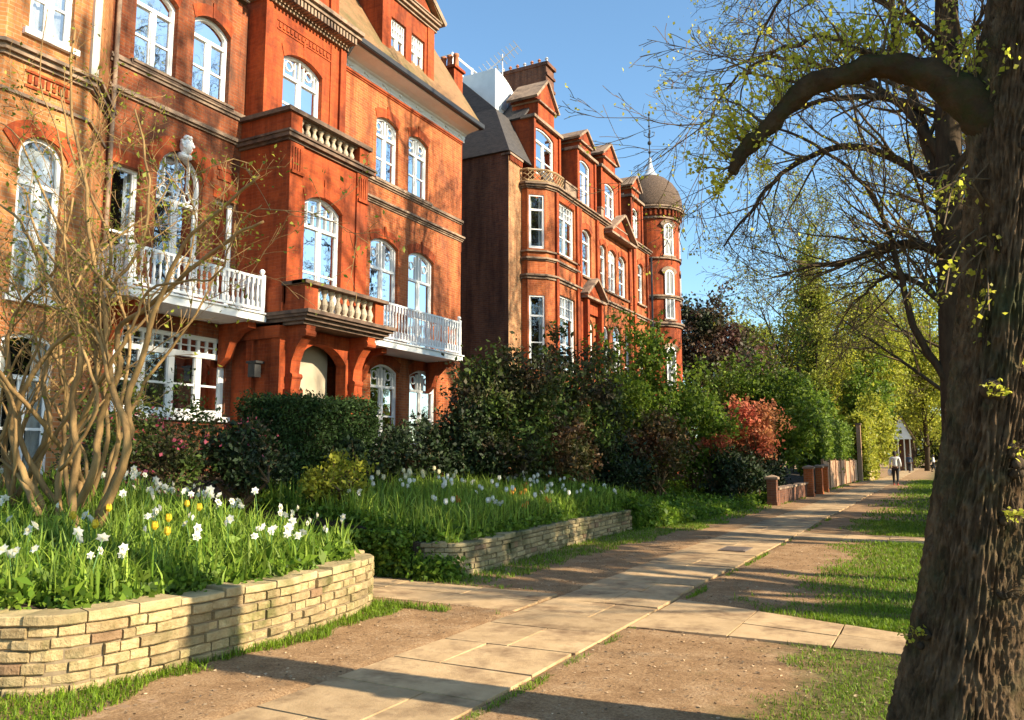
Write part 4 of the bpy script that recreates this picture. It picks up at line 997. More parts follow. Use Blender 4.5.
# --- ground cover and grass (uncountable)
def inbed1(P):
    ok = []
    Sy = [(p[0], p[1]) for p in S1]
    for x, y in P:
        if y > 7.0 or y < 2.4: ok.append(False); continue
        best = min(Sy, key=lambda q: abs(q[1]-y)+(0 if q[1] < 7 and q[0] > -7 else 9)); ok.append(x < best[0]-.2 and not (y < 3.6 and x > -5.75))
    return np.array(ok)
def z_at(P, fn): return np.array([fn(x, y) for x, y in P])
P = np.stack([-5.3-5.2*G.uniform(0, 1, 5200)**1.1, G.uniform(2.6, 7.05, 5200)], 1); P = P[inbed1(P)]; Z = z_at(P, bz1)
C = np.repeat(np.column_stack([P, Z]), 9, 0); C = C+np.column_stack([G.normal(0, .05, (len(C), 2)), np.abs(G.normal(.05, .06, len(C)))])
V, F = leaf_quads(C, .062, G, .7, .2); B4 = np.column_stack([P, Z])[G.integers(0, len(P), 2600)]+np.array([0, 0, .1])+G.normal(0, .05, (2600, 3)); V2, F2 = leaf_quads(B4, .15, G, .45, .9); V = np.concatenate([V, V2]); F = np.concatenate([F, F2+len(V)-len(V2)]); o = mk('ground_cover', V, F, L_COVER); tag(o, 'low bright green leafy ground cover filling the near flower bed', 'ground cover', kind='stuff')
Q = P[G.integers(0, len(P), 5200)]; Q = Q+G.normal(0, .04, Q.shape); kp = inbed1(Q); Q = Q[kp]
V, F = blades(np.column_stack([Q, z_at(Q, bz1)]), .37, .019, G, .5); o = mk('strap_leaves', V, F, L_BULB); tag(o, 'mass of strap shaped bulb leaves in the near flower bed', 'bulb foliage', kind='stuff')
P = np.stack([-5.85-3.9*G.uniform(0, 1, 7000)**1.2, 9.0+9*G.uniform(0, 1, 7000)], 1); xs = np.array([xw2(y) for y in P[:, 1]]); P = P[P[:, 0] < xs-.02]; Z = z_at(P, bz2)
C = np.repeat(np.column_stack([P, Z]), 9, 0); C = C+np.column_stack([G.normal(0, .06, (len(C), 2)), np.abs(G.normal(.06, .07, len(C)))])
E_ = np.column_stack([G.uniform(-9, -6.3, 9000), G.normal(8.93, .07, 9000), G.uniform(.0, .6, 9000)]); E_[:, 1] -= .1*(G.uniform(0, 1, 9000))
E2 = np.column_stack([G.normal(-6.0, .2, 2500), G.normal(8.98, .12, 2500), np.abs(G.normal(.02, .12, 2500))])
C = np.concatenate([C, E_, E2])
V, F = leaf_quads(C, .07, G, .7, .2); o = mk('ground_cover', V, F, L_COVER); tag(o, 'leafy green ground cover behind the mossy far wall', 'ground cover', kind='stuff')
Q = P[G.integers(0, len(P), 5500)]+G.normal(0, .05, (5500, 2)); Q = Q[Q[:, 0] < np.array([xw2(y) for y in Q[:, 1]])-.05]
V, F = blades(np.column_stack([Q, z_at(Q, bz2)]), .46, .024, G, .4); o = mk('strap_leaves', V, F, L_BULB); tag(o, 'mass of strap shaped bulb leaves behind the mossy far wall', 'bulb foliage', kind='stuff')
# bank beyond wall 2
P = np.stack([G.uniform(-9, -5.0, 9000), 16.6+16*G.uniform(0, 1, 9000)**1.2], 1); P = P[P[:, 0] < np.array([xw2(y) for y in P[:, 1]])+.25*G.uniform(-1, 1, len(P))]
C = np.repeat(np.column_stack([P, z_at(P, bz2)]), 6, 0); C = C+np.column_stack([G.normal(0, .1, (len(C), 2)), np.abs(G.normal(.08, .12, len(C)))])
Y_ = 16.8+6*G.uniform(0, 1, 9000)**1.3; C = np.concatenate([C, np.column_stack([np.array([xw2(y) for y in Y_])+G.normal(.05, .1, 9000), Y_, G.uniform(0, .45, 9000)*np.clip(1-(Y_-17)*.12, .3, 1)])])
V, F = leaf_quads(C, .12, G, .6, .2); o = mk('ground_cover', V, F, L_COVER); tag(o, 'sprawling green ground cover spilling down the bank to the footpath', 'ground cover', kind='stuff')
# turf
def turf_mask(x, y):
    n1 = .8*noise.noise(Vector((x*.9, y*.9, 1.)))+.5*noise.noise(Vector((x*2.6, y*2.6, 5.)))
    if x > -2.65:
        if 7.3 < y < 9.05-.33*max(0, x+2.7) and x < .5: return False
        if x >= .5 and 7.3 < y < 8: return False
        if 16.6 < y < 18: return False
        lim = -1.0 if y < 7.3 else -1.55 if y < 16.6 else -1.75
        edge = abs(x+2.66) < .07+.05*n1 or (abs(y-7.33) < .06 and n1 > .0)
        return (x+n1*.8-lim > .9*rnd.random()**2-.15) or (edge and n1 > -.1)
    if x < -4.0:
        if 7.28 < y < 8.66: return False
        if y < 4.4: return x+n1*.3 < -4.86
        if y < 7.28: return (x+n1*.3 < -5.0) or (y+n1*.12 > 7.12 and n1 > -.1)
        if y < 17: return x+n1*.35 < -5.1+.12*(y > 12) or (abs(y-8.72) < .07 and n1 > 0)
        return x+n1*.4 < -4.75
    return False
def turf(n, x0, x1, y0, y1, h, w, label):
    P = np.column_stack([G.uniform(x0, x1, n), y0+(y1-y0)*G.uniform(0, 1, n)]); P = P[np.array([turf_mask(x, y) for x, y in P])]
    V, F = blades(np.column_stack([P, np.zeros(len(P))-.01]), h, w, G, .7); o = mk('grass', V, F, L_GRASS); tag(o, label, 'grass', kind='stuff')
turf(95000, -2.75, 1.3, 4.2, 9.6, .055, .007, 'short sunlit grass around the foot of the big tree')
turf(80000, -2.75, 2.0, 9.2, 22, .075, .012, 'patchy green lawn beyond the crossing path')
turf(30000, -2.4, 5, 22, 60, .11, .03, 'distant lawn beside the far footpath')
turf(30000, -5.7, -4.0, 2.7, 7.4, .085, .008, 'grass verge at the foot of the near stone wall')
turf(22000, -6.1, -4.0, 8.6, 20, .08, .011, 'grass verge at the foot of the mossy far wall')
turf(14000, -6.0, -4.0, 20, 60, .10, .025, 'rough grass along the garden fences')

# loose stones and dead leaves on the trodden earth
n_ = 9000; P = np.column_stack([G.uniform(-5, -.2, n_), G.uniform(3, 16, n_)]); P = P[(P[:, 0] < -4.02) | (P[:, 0] > -2.7) | (G.uniform(0, 1, n_) < .06)]
C = np.column_stack([P, np.array([gz(x, y)+.006 for x, y in P])+.012*((P[:, 0] > -4.02) & (P[:, 0] < -2.7))]); V, F = leaf_quads(C, .022, G, .8, 0, .8); V[:, 2] = np.repeat(C[:, 2], 4)+(V[:, 2]-np.repeat(C[:, 2], 4))*.35
o = mk('leaf_litter', V, F, leafm('dry_litter', (.16, .10, .055), (.40, .29, .18), .05, .5, .9)); tag(o, 'scattered grit and dry leaf litter on the trodden earth', 'leaf litter', kind='stuff')

# --- flowers: daffodils and tulips
def petals(mb, c, r, nrm, n=6, w=.5, cup=.1):
    nrm = Vector(nrm).normalized(); a = nrm.orthogonal().normalized()
    for i in range(n):
        d = Matrix.Rotation(2*PI*i/n, 3, nrm) @ a; s = nrm.cross(d); q = Vector(c)
        mb.quad(q+d*.002, q+d*r*.5+s*r*w*.5+nrm*r*cup, q+d*r+nrm*r*cup*1.4, q+d*r*.5-s*r*w*.5+nrm*r*cup)
def tulip_head(mb, c, r, h):
    for k in range(6):
        a = 2*PI*k/6; d = Vector((math.cos(a), math.sin(a), 0)); s = Vector((-d.y, d.x, 0)); q = Vector(c)
        for (w0, z0, o0, w1, z1, o1) in ((.25, 0, .25, .6, .35, 1.), (.6, .35, 1., .45, .75, .9), (.45, .75, .9, .05, 1.05, .75)):
            mb.quad(q+d*r*o0-s*r*w0+Vector((0, 0, h*z0)), q+d*r*o0+s*r*w0+Vector((0, 0, h*z0)), q+d*r*o1+s*r*w1+Vector((0, 0, h*z1)), q+d*r*o1-s*r*w1+Vector((0, 0, h*z1)))
def daffodil(seed, kind, nfl, h, petal):
    rg = random.Random(seed); g = np.random.default_rng(seed); t = thing(kind, (0, 0, 0), 'x', 'flower')
    P = g.normal(0, .035, (16, 3)); P[:, 2] = 0; V, F = blades(P, h*.9, .016, g, .35); mk('leaves', V, F, L_BULB, t)
    for i in range(nfl):
        a = rg.uniform(0, 2*PI); l = rg.uniform(.02, .11); top = Vector((l*math.cos(a), l*math.sin(a), h*rg.uniform(.85, 1.15)))
        st = MB(); st.tube([(rg.gauss(0, .015), rg.gauss(0, .015), 0), (top.x*.4, top.y*.4, top.z*.55), top], .004, 4); st.build('stem', STEM, t)
        f = MB()
        if kind == 'daffodil':
            nr = Vector((rg.uniform(-.3, 1), rg.uniform(-1, .3), rg.uniform(-.1, .5))).normalized(); c = top+nr*.012
            petals(f, c, rg.uniform(.038, .048), nr, 6, .78); petals(f, c+nr*.006, .027, Matrix.Rotation(.5, 3, nr) @ nr, 6, .7, .3); fl = f.build('flower', petal, t)
            k = MB(); e = nr.orthogonal().normalized(); k.tube([c, c+nr*.014, c+nr*.022], [.006, .011, .015], 7); k.build('trumpet', PET_C, fl)
        else: tulip_head(f, top-Vector((0, 0, .005)), .026, .075); f.build('flower', petal, t)
    return t
used = {}
def plant_copy(proto, loc, s, label, group):
    rz = rnd.uniform(0, 6.28)
    if proto.name not in used: used[proto.name] = 1; proto.location = loc; proto.rotation_euler.z = rz; proto.scale = (s, s, s); o = proto
    else: o = dup(proto, loc, rz, s)
    o['label'] = label; o['group'] = group; o['category'] = 'flower'
prot = [daffodil(20+i, 'daffodil', n, h, PET_W) for i, (n, h) in enumerate(((1, .36), (2, .38), (3, .35), (1, .42), (2, .33)))]
prow = [daffodil(40+i, 'tulip', n, h, PET_W) for i, (n, h) in enumerate(((1, .42), (2, .4)))]
proy = [daffodil(50+i, 'tulip', n, h, PET_Y) for i, (n, h) in enumerate(((1, .34), (1, .38)))]
proo = [daffodil(60, 'tulip', 3, .26, PET_O)]; proc = [daffodil(61, 'tulip', 2, .42, PET_C)]
spots = [(-5.95, 3.75), (-5.75, 3.95), (-6.1, 3.6), (-5.7, 4.55), (-6.3, 4.1), (-5.6, 3.85), (-5.75, 5.85), (-5.7, 6.1), (-5.8, 6.35), (-6.0, 6.5), (-5.65, 5.6), (-6.1, 6.7), (-5.95, 6.0), (-6.3, 6.6), (-6.6, 6.8), (-6.2, 5.3), (-6.0, 5.5)]
while len(spots) < 66:
    x, y = -5.5-3.9*rnd.random()**.8, rnd.uniform(3.6, 6.95)
    if x < -5.6 and not (-8.8 < x < -7.3 and 4.6 < y < 5.8): spots.append((x, y))
for i in range(16): spots.append((rnd.uniform(-9.3, -7.6), rnd.uniform(6.2, 7.0)))
for i, (x, y) in enumerate(spots): plant_copy(prot[i % 5], (x, y, bz1(x, y)), rnd.uniform(.85, 1.2), 'white daffodil among green leaves in the near walled bed', 'white daffodils in the near bed')
for i, (x, y) in enumerate([(-6.55, 4.55), (-6.3, 4.9), (-6.5, 5.3), (-7.0, 4.6), (-6.9, 5.9), (-7.3, 6.2), (-6.0, 4.9), (-7.2, 5.2)]): plant_copy(proy[i % 2], (x, y, bz1(x, y)), 1., 'yellow tulip beside the bare stems of the near bed shrub', 'yellow tulips in the near bed')
sp2 = []
while len(sp2) < 58:
    x, y = -6.2-2.6*rnd.random(), 9.6+7.6*rnd.random()
    sp2.append((x, y))
for i, (x, y) in enumerate(sp2): 
    if i % 3: plant_copy(prow[i % 2], (x, y, bz2(x, y)), rnd.uniform(.95, 1.25), 'white tulip standing in the planting behind the mossy wall', 'white tulips behind the far wall')
    else: plant_copy(prot[i % 5], (x, y, bz2(x, y)), rnd.uniform(.9, 1.2), 'white daffodil growing in the planting behind the mossy wall', 'white daffodils behind the far wall')
for i in range(7):
    x, y = -6.3-1.5*rnd.random(), 10.2+5*rnd.random(); plant_copy(proo[0], (x, y, bz2(x, y)), 1.1, 'small orange tulip clump low behind the mossy wall', 'orange tulips behind the far wall')
for i in range(9):
    x, y = -7.2-1.8*rnd.random(), 9.4+4*rnd.random(); plant_copy(proc[0], (x, y, bz2(x, y)), 1.2, 'tall cream tulip in front of the dark hedge', 'cream tulips near the hedge')

# --- multi-stem shrub in the near bed
ST = [
[(-8.66,5.2,.45),(-8.8,5.2,.92),(-9.19,5.3,1.44),(-9.1,5.3,2.0),(-9.62,5.4,2.72),(-9.98,5.4,3.1)],
[(-8.05,5.1,.5),(-8.19,5.1,1.05),(-8.45,5.0,1.46),(-8.68,5.0,1.87),(-8.43,5.0,2.39),(-8.2,5.1,2.76),(-7.87,5.2,3.02),(-8.17,5.2,3.48),(-8.77,5.2,4.0),(-9.3,5.3,4.69)],
[(-8.68,5.3,.4),(-8.79,5.3,.91),(-8.78,5.3,1.45),(-8.5,5.3,1.88),(-8.66,5.3,2.43),(-8.63,5.4,2.88),(-7.95,5.4,3.38),(-7.83,5.4,3.92),(-8.54,5.4,4.95),(-9.09,5.5,5.96)],
[(-7.78,5.0,.45),(-7.98,5.0,.76),(-8.24,5.0,1.15),(-8.58,5.0,1.45),(-9.01,5.0,1.61)],
[(-7.77,5.2,.45),(-8.07,5.2,.94),(-8.13,5.2,1.46),(-8.07,5.3,1.87),(-7.74,5.3,2.34),(-7.82,5.3,2.82),(-7.6,5.3,3.33),(-7.33,5.4,3.81),(-7.23,5.4,4.5),(-7.54,5.4,5.34)],
[(-7.68,5.2,.45),(-7.43,5.2,.97),(-7.14,5.2,1.46),(-7.11,5.2,1.86),(-7.37,5.2,2.31),(-7.5,5.2,2.68),(-7.55,5.2,3.1),(-7.83,5.2,3.77),(-8.06,5.2,4.69),(-8.39,5.2,5.56),(-8.39,5.2,6.39)],
[(-7.46,5.1,.5),(-7.58,5.1,.82),(-7.74,5.1,1.11),(-7.73,5.1,1.66),(-7.85,5.1,2.17),(-7.74,5.1,2.68),(-8.16,5.1,3.24),(-8.68,5.1,3.85),(-9.11,5.1,4.31),(-9.63,5.1,4.56)],
[(-8.08,5.3,.45),(-8.02,5.3,.94),(-7.7,5.3,1.46),(-7.81,5.4,1.98),(-7.54,5.4,2.49),(-7.61,5.4,2.92),(-7.12,5.4,3.15),(-6.41,5.4,3.52),(-5.91,5.4,3.73),(-5.58,5.4,3.81)],
[(-8.27,5.1,.45),(-8.7,5.1,1.03),(-8.96,5.1,1.66),(-8.9,5.1,2.2),(-9.06,5.1,2.88),(-8.79,5.1,3.3),(-8.29,5.1,3.58),(-7.9,5.0,4.3)],
[(-7.81,5.0,1.46),(-7.45,5.0,1.81),(-7.28,5.0,2.15),(-7.55,5.0,2.66),(-7.8,5.0,3.19),(-7.97,5.0,3.85),(-8.15,5.0,4.86),(-8.64,5.0,5.76),(-8.59,5.0,6.58)],
[(-7.59,5.2,2.32),(-7.28,5.2,2.66),(-7.07,5.2,2.95),(-6.87,5.2,3.24),(-6.3,5.2,3.28),(-5.96,5.2,3.29),(-5.66,5.2,3.74),(-5.39,5.2,3.89)],
[(-7.76,5.3,.5),(-7.69,5.3,.85),(-7.37,5.3,1.36),(-7.18,5.3,1.76),(-7.24,5.3,2.16),(-7.03,5.3,2.66),(-6.84,5.3,3.15),(-6.52,5.3,3.68),(-6.04,5.3,3.97),(-5.53,5.3,4.23)],
[(-7.31,5.1,3.27),(-8.25,5.1,4.02),(-9.12,5.1,5.19),(-9.66,5.1,5.54)],
[(-7.33,5.15,2.31),(-7.62,5.15,2.89),(-8.23,5.15,3.15),(-8.97,5.15,3.33),(-9.48,5.15,3.55)]]
rg = random.Random(77)
lil = thing('multi_stemmed_shrub', (-8.2, 5.2, .75), 'large shrub of twisting pale bare stems rising from the near flower bed', 'shrub')
mb = MB(); fine = MB(); tips = []
def smooth3(Pp, n=4):
    out_ = []
    for i in range(len(Pp)-1):
        p0 = Vector(Pp[max(i-1, 0)]); p1 = Vector(Pp[i]); p2 = Vector(Pp[i+1]); p3 = Vector(Pp[min(i+2, len(Pp)-1)])
        for k in range(n): t = k/n; out_.append(.5*((2*p1)+(-p0+p2)*t+(2*p0-5*p1+4*p2-p3)*t*t+(-p0+3*p1-3*p2+p3)*t**3))
    out_.append(Vector(Pp[-1])); return out_
def wob(S_, a): return [p+Vector((rg.gauss(0, a), rg.gauss(0, a), rg.gauss(0, a*.5))) for p in S_]
allst = [(p, rg.uniform(.036, .055) if p[0][2] < 1 else .02) for p in ST]
for k in range(15):
    b0 = Vector((rg.uniform(-9.7, -7.7), rg.uniform(4.8, 6.1), .5)); d = Vector((rg.gauss(.0, .25), rg.gauss(0, .16), 1)).normalized(); p = b0; Pp = [tuple(p)]
    for i in range(rg.randrange(5, 9)):
        d = (d+Vector((rg.gauss(0, .32), rg.gauss(0, .2), .15))).normalized(); p = p+d*rg.uniform(.45, .75); Pp.append(tuple(p))
    allst.append((Pp, rg.uniform(.018, .042)))
for Pp, r0 in allst:
    S_ = wob(smooth3(Pp), .008); n = len(S_); rr = [r0*(1-.75*i/(n-1)) for i in range(n)]; mb.tube(S_, rr, 8)
    for q in range(3):
        i = rg.randrange(n//3, n); d = (S_[min(i+1, n-1)]-S_[i-1]).normalized()
        grow(mb, tips, S_[i].copy(), rot(d, rg.uniform(.3, 1.0), rg.uniform(0, 6.3)), rg.uniform(.7, 1.6), max(.006, rr[i]*.45), 2, 4, rg, .16, .05, (5, 5, 4, 3), (.4, 1.0), .2, (6, 5, 5, 4, 3), .55, fine, .003)
mb.build('stems', LILAC, lil, True); fine.build('twigs', LILAC, lil)
T_ = np.array([tuple(q) for q in tips]); C = T_[G.integers(0, len(T_), 4200)]+G.normal(0, .06, (4200, 3)); V, F = leaf_quads(C, .05, G, .5); mk('foliage', V, F, L_OLIVE, lil)
# flowering shrub with small pink blossom behind
fq = shrub('flowering_shrub', (-9.9, 7.6, .9), (-9.9, 7.9, 1.75), (1., 1.9, .8), 90, 90, .17, .06, L_MIX, 'loose green shrub dotted with pink blossom below the big white window', 'shrub', 5, stems=12, shell=.2)
C, _ = clumps((-9.7, 7.8, 1.75), (1.05, 1.9, .8), 45, 6, .12, G, .5); V, F = leaf_quads(C, .055, G, .8)
mk('blossom', V, F, leafm('pink_petal', (.45, .05, .10), (.6, .14, .2), .4, .15), fq)

# --- hedges and shrubs: base, centre, radii, K, n, rc, leaf
def hedge_box(name, x0, x1, y0, y1, z0, z1, n, size, mat, label, seed, cat='hedge', rough=.06):
    g = np.random.default_rng(seed); t = thing(name, ((x0+x1)/2, (y0+y1)/2, z0), label, cat)
    A = g.uniform(0, 1, (n, 3)); k = g.integers(0, 5, n)
    A[k == 0, 0] = 1; A[k == 1, 0] = 1; A[k == 2, 2] = 1; A[k == 3, 1] = 0; A[k == 4, 0] = 0
    C = np.array([x0, y0, z0])+A*np.array([x1-x0, y1-y0, z1-z0]); C += g.normal(0, rough, C.shape)
    C[:, 2] += np.array([.12*noise.noise(Vector((p[0], p[1]*1.3, 0))) for p in C])*A[:, 2]
    V, F = leaf_quads(C, size, g); mk('foliage', V, F, mat, t)
    mb = MB(); mb.box(x0+.12, x1-.12, y0+.12, y1-.12, z0, z1-.15); mb.build('branches', BARK2, t); return t
hedge_box('yew_hedge', -10.6, -9.5, 9.9, 12.3, .9, 2.52, 30000, .06, L_YEW, 'clipped dark green yew hedge standing before the porch', 31)
SH = [
('laurel_bush', (-9.76, 13.9, .9), (-9.8, 13.9, 1.75), (.9, 1.1, .72), 60, 80, .13, .09, L_DARK, 'glossy dark laurel right of the clipped hedge', 41),
('laurel_bush', (-9.5, 11.9, .8), (-9.4, 11.6, 1.5), (.5, 1.3, .62), 50, 80, .12, .08, L_DARK, 'low dark laurel in front of the clipped hedge', 42),
('dark_bush', (-9.3, 8.9, .9), (-9.3, 8.9, 1.55), (.6, 1.0, .5), 50, 80, .12, .07, L_DARK, 'low dark bush between the blossom shrub and the clipped hedge', 43),
('evergreen_shrub', (-8.97, 16.2, .7), (-8.9, 16.2, 2.3), (1.3, 1.5, 2.15), 150, 130, .24, .1, L_MIX, 'tall dark evergreen shrub at the corner of the near mansion', 44),
('evergreen_shrub', (-9.3, 15.2, .8), (-9.3, 15.1, 1.9), (.8, .8, 1.05), 60, 110, .18, .09, L_DARK, 'rounded dark shrub just left of the tall evergreen', 45),
('evergreen_shrub', (-8.5, 19.2, .6), (-8.5, 19.3, 2.6), (1.4, 1.8, 2.2), 130, 120, .24, .11, L_MIX, 'broad green shrub with an open pale stem before the far mansion', 46),
('leafy_shrub', (-8.1, 23.6, .5), (-8.1, 23.6, 3.0), (1.5, 2.2, 2.4), 130, 110, .27, .13, L_GREEN, 'bright green upright shrub below the domed turret', 47),
('leafy_shrub', (-7.3, 26.0, .3), (-7.3, 26.2, 2.5), (1.1, 1.6, 1.9), 90, 100, .25, .13, L_GREEN, 'green shrub between the bronze bush and the red maple', 48),
('bronze_shrub', (-7.2, 22.3, .5), (-7.2, 22.4, 1.75), (1., 1.5, 1.25), 80, 90, .22, .11, L_BRN, 'bronze brown shrub above the leafy bank', 49),
('bronze_shrub', (-8.1, 17.6, .6), (-8.0, 17.6, 1.55), (.8, 1.1, 1.0), 60, 90, .18, .09, L_BRN, 'low bronze shrub under the broad green shrub', 50),
('dark_bush', (-7.9, 20.5, .5), (-7.8, 20.3, 1.25), (.8, 1.8, .8), 70, 90, .18, .1, L_DARK, 'dark low bush at the foot of the broad green shrub', 51),
('red_shrub', (-6.5, 25.9, .3), (-6.6, 26.2, 2.0), (.5, .6, .35), 24, 60, .14, .1, L_RED, 'small orange red shrub left of the red maple', 52),
('red_maple', (-5.95, 29.4, .1), (-5.95, 29.4, 2.45), (1.1, 1.2, 1.1), 80, 60, .2, .11, L_RED, 'rounded red leaved maple beside the footpath', 53),
('dark_bush', (-6.4, 30.3, 0), (-6.6, 29.6, .85), (1.1, 1.9, .95), 90, 90, .22, .13, L_DARK, 'dark bush below the red maple', 54),
('dark_bush', (-5.9, 27.0, 0), (-6.1, 26.8, .85), (.8, 2.1, .85), 70, 90, .2, .12, L_DARK, 'dark bush behind the leafy bank', 55),
('green_laurel', (-6.8, 36.4, 0), (-6.9, 36.4, 3.2), (2.0, 2.3, 2.6), 170, 100, .34, .18, L_GREEN, 'large bright green laurel above the brick piers', 56),
('green_laurel', (-9.3, 38.9, 0), (-9.0, 38.6, 3.3), (1.4, 1.6, 2.5), 100, 80, .32, .18, L_GREEN, 'green laurel left of the large one, before the purple tree', 57),
('dark_bush', (-7.6, 33.2, 0), (-7.6, 33.0, 1.9), (1.0, 2.2, 1.6), 100, 90, .3, .16, L_DARK, 'dark bush behind the red maple and brick pier', 58),
('dark_bush', (-5.6, 31.0, 0), (-5.7, 31.0, .8), (.45, 2.2, .8), 80, 80, .17, .11, L_DARK, 'dark bush behind the low rendered garden wall', 64),
('ivy_mound', (-4.6, 68, 0), (-4.6, 67.9, 3.2), (1.2, 3.5, 2.6), 130, 80, .4, .24, L_LIME, 'sunlit yellow green ivy mound beside the far footpath', 59),
('dark_bush', (-.6, 118, 0), (0, 122, 4.0), (9, 3, 4.5), 180, 60, .9, .5, L_MIX, 'dark bushes closing the far end of the footpath', 60),
('far_hedge', (-9, 60, 0), (-8.2, 60, 3.6), (1.6, 4.5, 3.4), 170, 70, .5, .28, L_GREEN, 'green thicket behind the wooden fence', 61),
('evergreen_shrub', (-10.5, 30.5, .5), (-10.3, 30.5, 2.4), (1.2, 3.0, 2.0), 120, 80, .3, .16, L_DARK, 'dark evergreen below the turret wall', 63),
]
for nm, base, cen, rad, K, n, rc, sz, mt, lb, sd in SH:
    shrub(nm, base, cen, rad, K, n, rc, sz, mt, lb, 'tree' if 'maple' in nm else 'shrub', sd, stems=9, stemr=.04)
hedge_box('clipped_hedge', -6.0, -5.15, 40.5, 55, .8, 3.3, 26000, .16, L_GREEN, 'tall clipped green hedge behind the wooden fence', 32, rough=.12)
hedge_box('clipped_hedge', -5.3, -4.55, 57.5, 64.5, 0, 4.0, 16000, .22, L_LIME, 'bright yellow green hedge just beyond the tall gatepost', 33, rough=.2)
# golden-leaved euonymus in bed 2
shrub('euonymus', (-8.3, 9.7, .8), (-8.2, 9.6, 1.25), (.4, .7, .4), 34, 50, .09, .07, L_LIME, 'small yellow green bush at the left end of the far bed', 'shrub', 62, stems=14)

# ================================================================== TREES
def leafy_tree(name, base, H, crown_c, crown_r, K, n, rc, size, mat, label, seed, trunk_r=.2, bark=None, shell=.3, group=None, bottom=-1, sprigs=12):
    g = np.random.default_rng(seed); rg = random.Random(seed); t = thing(name, base, label, 'tree', group)
    C, P = clumps(crown_c, crown_r, K, n, rc, g, shell, bottom=bottom); C = C[C[:, 2] > .1]
    V, F = leaf_quads(C, size, g, .6); mk('foliage', V, F, mat, t)
    mb = MB(); fine = MB(); b = Vector(base); top = Vector((crown_c[0], crown_c[1], crown_c[2]+crown_r[2]*.8))
    tr = [b+Vector((0, 0, -.1))]+[b.lerp(top, k/8)+Vector((rg.gauss(0, .12), rg.gauss(0, .12), 0)) for k in range(1, 9)]
    mb.tube(tr, [trunk_r*(1-.85*i/8) for i in range(9)], 9)
    for q in P[:: max(1, len(P)//60)]:
        q = Vector(q); a = tr[min(7, max(1, int((q.z-b.z)/max(.1, top.z-b.z)*8)-1))]
        if q.z > a.z-1: m1 = a.lerp(q, .5)+Vector((0, 0, -.1)); mb.tube([a, m1, q], [trunk_r*.28, trunk_r*.16, trunk_r*.05], 5)
    for k in range(sprigs):
        q = Vector(P[rg.randrange(len(P))]); d = (q-Vector(crown_c)).normalized(); d = (d+Vector((0, 0, .5))).normalized()
        grow(fine, [], q, d, crown_r[0]*rg.uniform(.3, .6), .03, 2, 4, rg, .15, .05, (5, 5, 4, 3), (.3, .9), .1, (5, 5, 4, 3, 3), .5, fine, .012)
    mb.build('trunk', bark or BARK2, t, True)
    if fine.v: fine.build('branches', TWIG, t)
    return t
leafy_tree('purple_tree', (-12.9, 50.4, 0), 12, (-12.9, 50.4, 8.6), (2.3, 2.6, 3.7), 150, 80, .42, .24, L_PUR, 'dark purple leaved tree right of the turret', 101)
leafy_tree('broad_tree', (-12.1, 57, 0), 10, (-11.6, 57, 6.6), (2.6, 2.8, 3.5), 130, 60, .5, .28, L_PUR, 'dull bronze green tree behind the large laurel', 102)
leafy_tree('ivy_clad_tree', (-7.9, 61.5, 0), 19, (-7.9, 61.5, 11.5), (1.1, 1.2, 8.4), 170, 50, .38, .22, L_OLIVE, 'tall narrow ivy clad tree rising above the other trees', 103, .25, sprigs=40)
leafy_tree('ivy_clad_tree', (-5.6, 74, 0), 9, (-5.5, 74, 5.6), (2.1, 2.3, 4.2), 150, 70, .45, .27, L_GREEN, 'bushy ivy clad tree leaning over the footpath behind the walker', 104, .3)
YT = [((-16.5, 82, 0), 17, (3.6, 3.6, 6.5), L_OLIVE, 'yellow green budding tree far behind the purple tree', 105, 9.5),
      ((-9.9, 76, 0), 19, (3.4, 3.4, 8.5), L_LIME, 'tall yellow green tree left of the avenue, behind the ivy clad one', 106, 10.5),
      ((-5.6, 84, 0), 20, (3.6, 3.6, 9), L_LIME, 'tall yellow green tree at the middle of the far avenue', 107, 12),
      ((-1.6, 98, 0), 20, (4.2, 3.8, 9.5), L_LIME, 'tall yellow green tree close to the avenue end', 108, 11.5),
      ((-13.2, 66, 0), 12, (2.9, 2.9, 4.6), L_OLIVE, 'mid green tree behind the bronze tree', 110, 6.3),
      ((-19, 95, 0), 15, (4.5, 4.5, 6.5), L_OLIVE, 'far mid green tree beyond the turret', 111, 7.5),
      ((-10.6, 104, 0), 17, (5, 4.5, 8), L_OLIVE, 'far dull green tree closing the avenue view', 112, 8.5),
      ((-3.5, 118, 0), 18, (5, 4.5, 9), L_OLIVE, 'farthest yellow green tree seen over the end of the path', 113, 9)]
for b_, H_, r_, m_, lb, sd, zc in YT:
    leafy_tree('budding_tree', b_, H_, (b_[0], b_[1], zc), r_, 330, 66, .62, .28, m_, lb, sd, .28, shell=.15, group='trees closing the avenue', sprigs=46)
# bare avenue trees behind: crowns of fine twigs
bt = [((-11.2, 70, 0), 21, .26, 'bare twiggy tree left of the tall ivy clad tree', 121), ((1.2, 66, 0), 23, .3, 'bare twiggy tree on the lawn beyond the big trunk', 122)]
for b_, H_, r_, lb, sd in bt:
    bare_tree('bare_tree', b_, H_, r_, lb, 'tree', sd, 'bare avenue trees', limbs=15, start=.22, leaf=L_LIME, leafn=5000, leafs=.2, kids=(15, 8, 6, 4), mx=4, ratio=.42, clump=.35, rmin=.014)

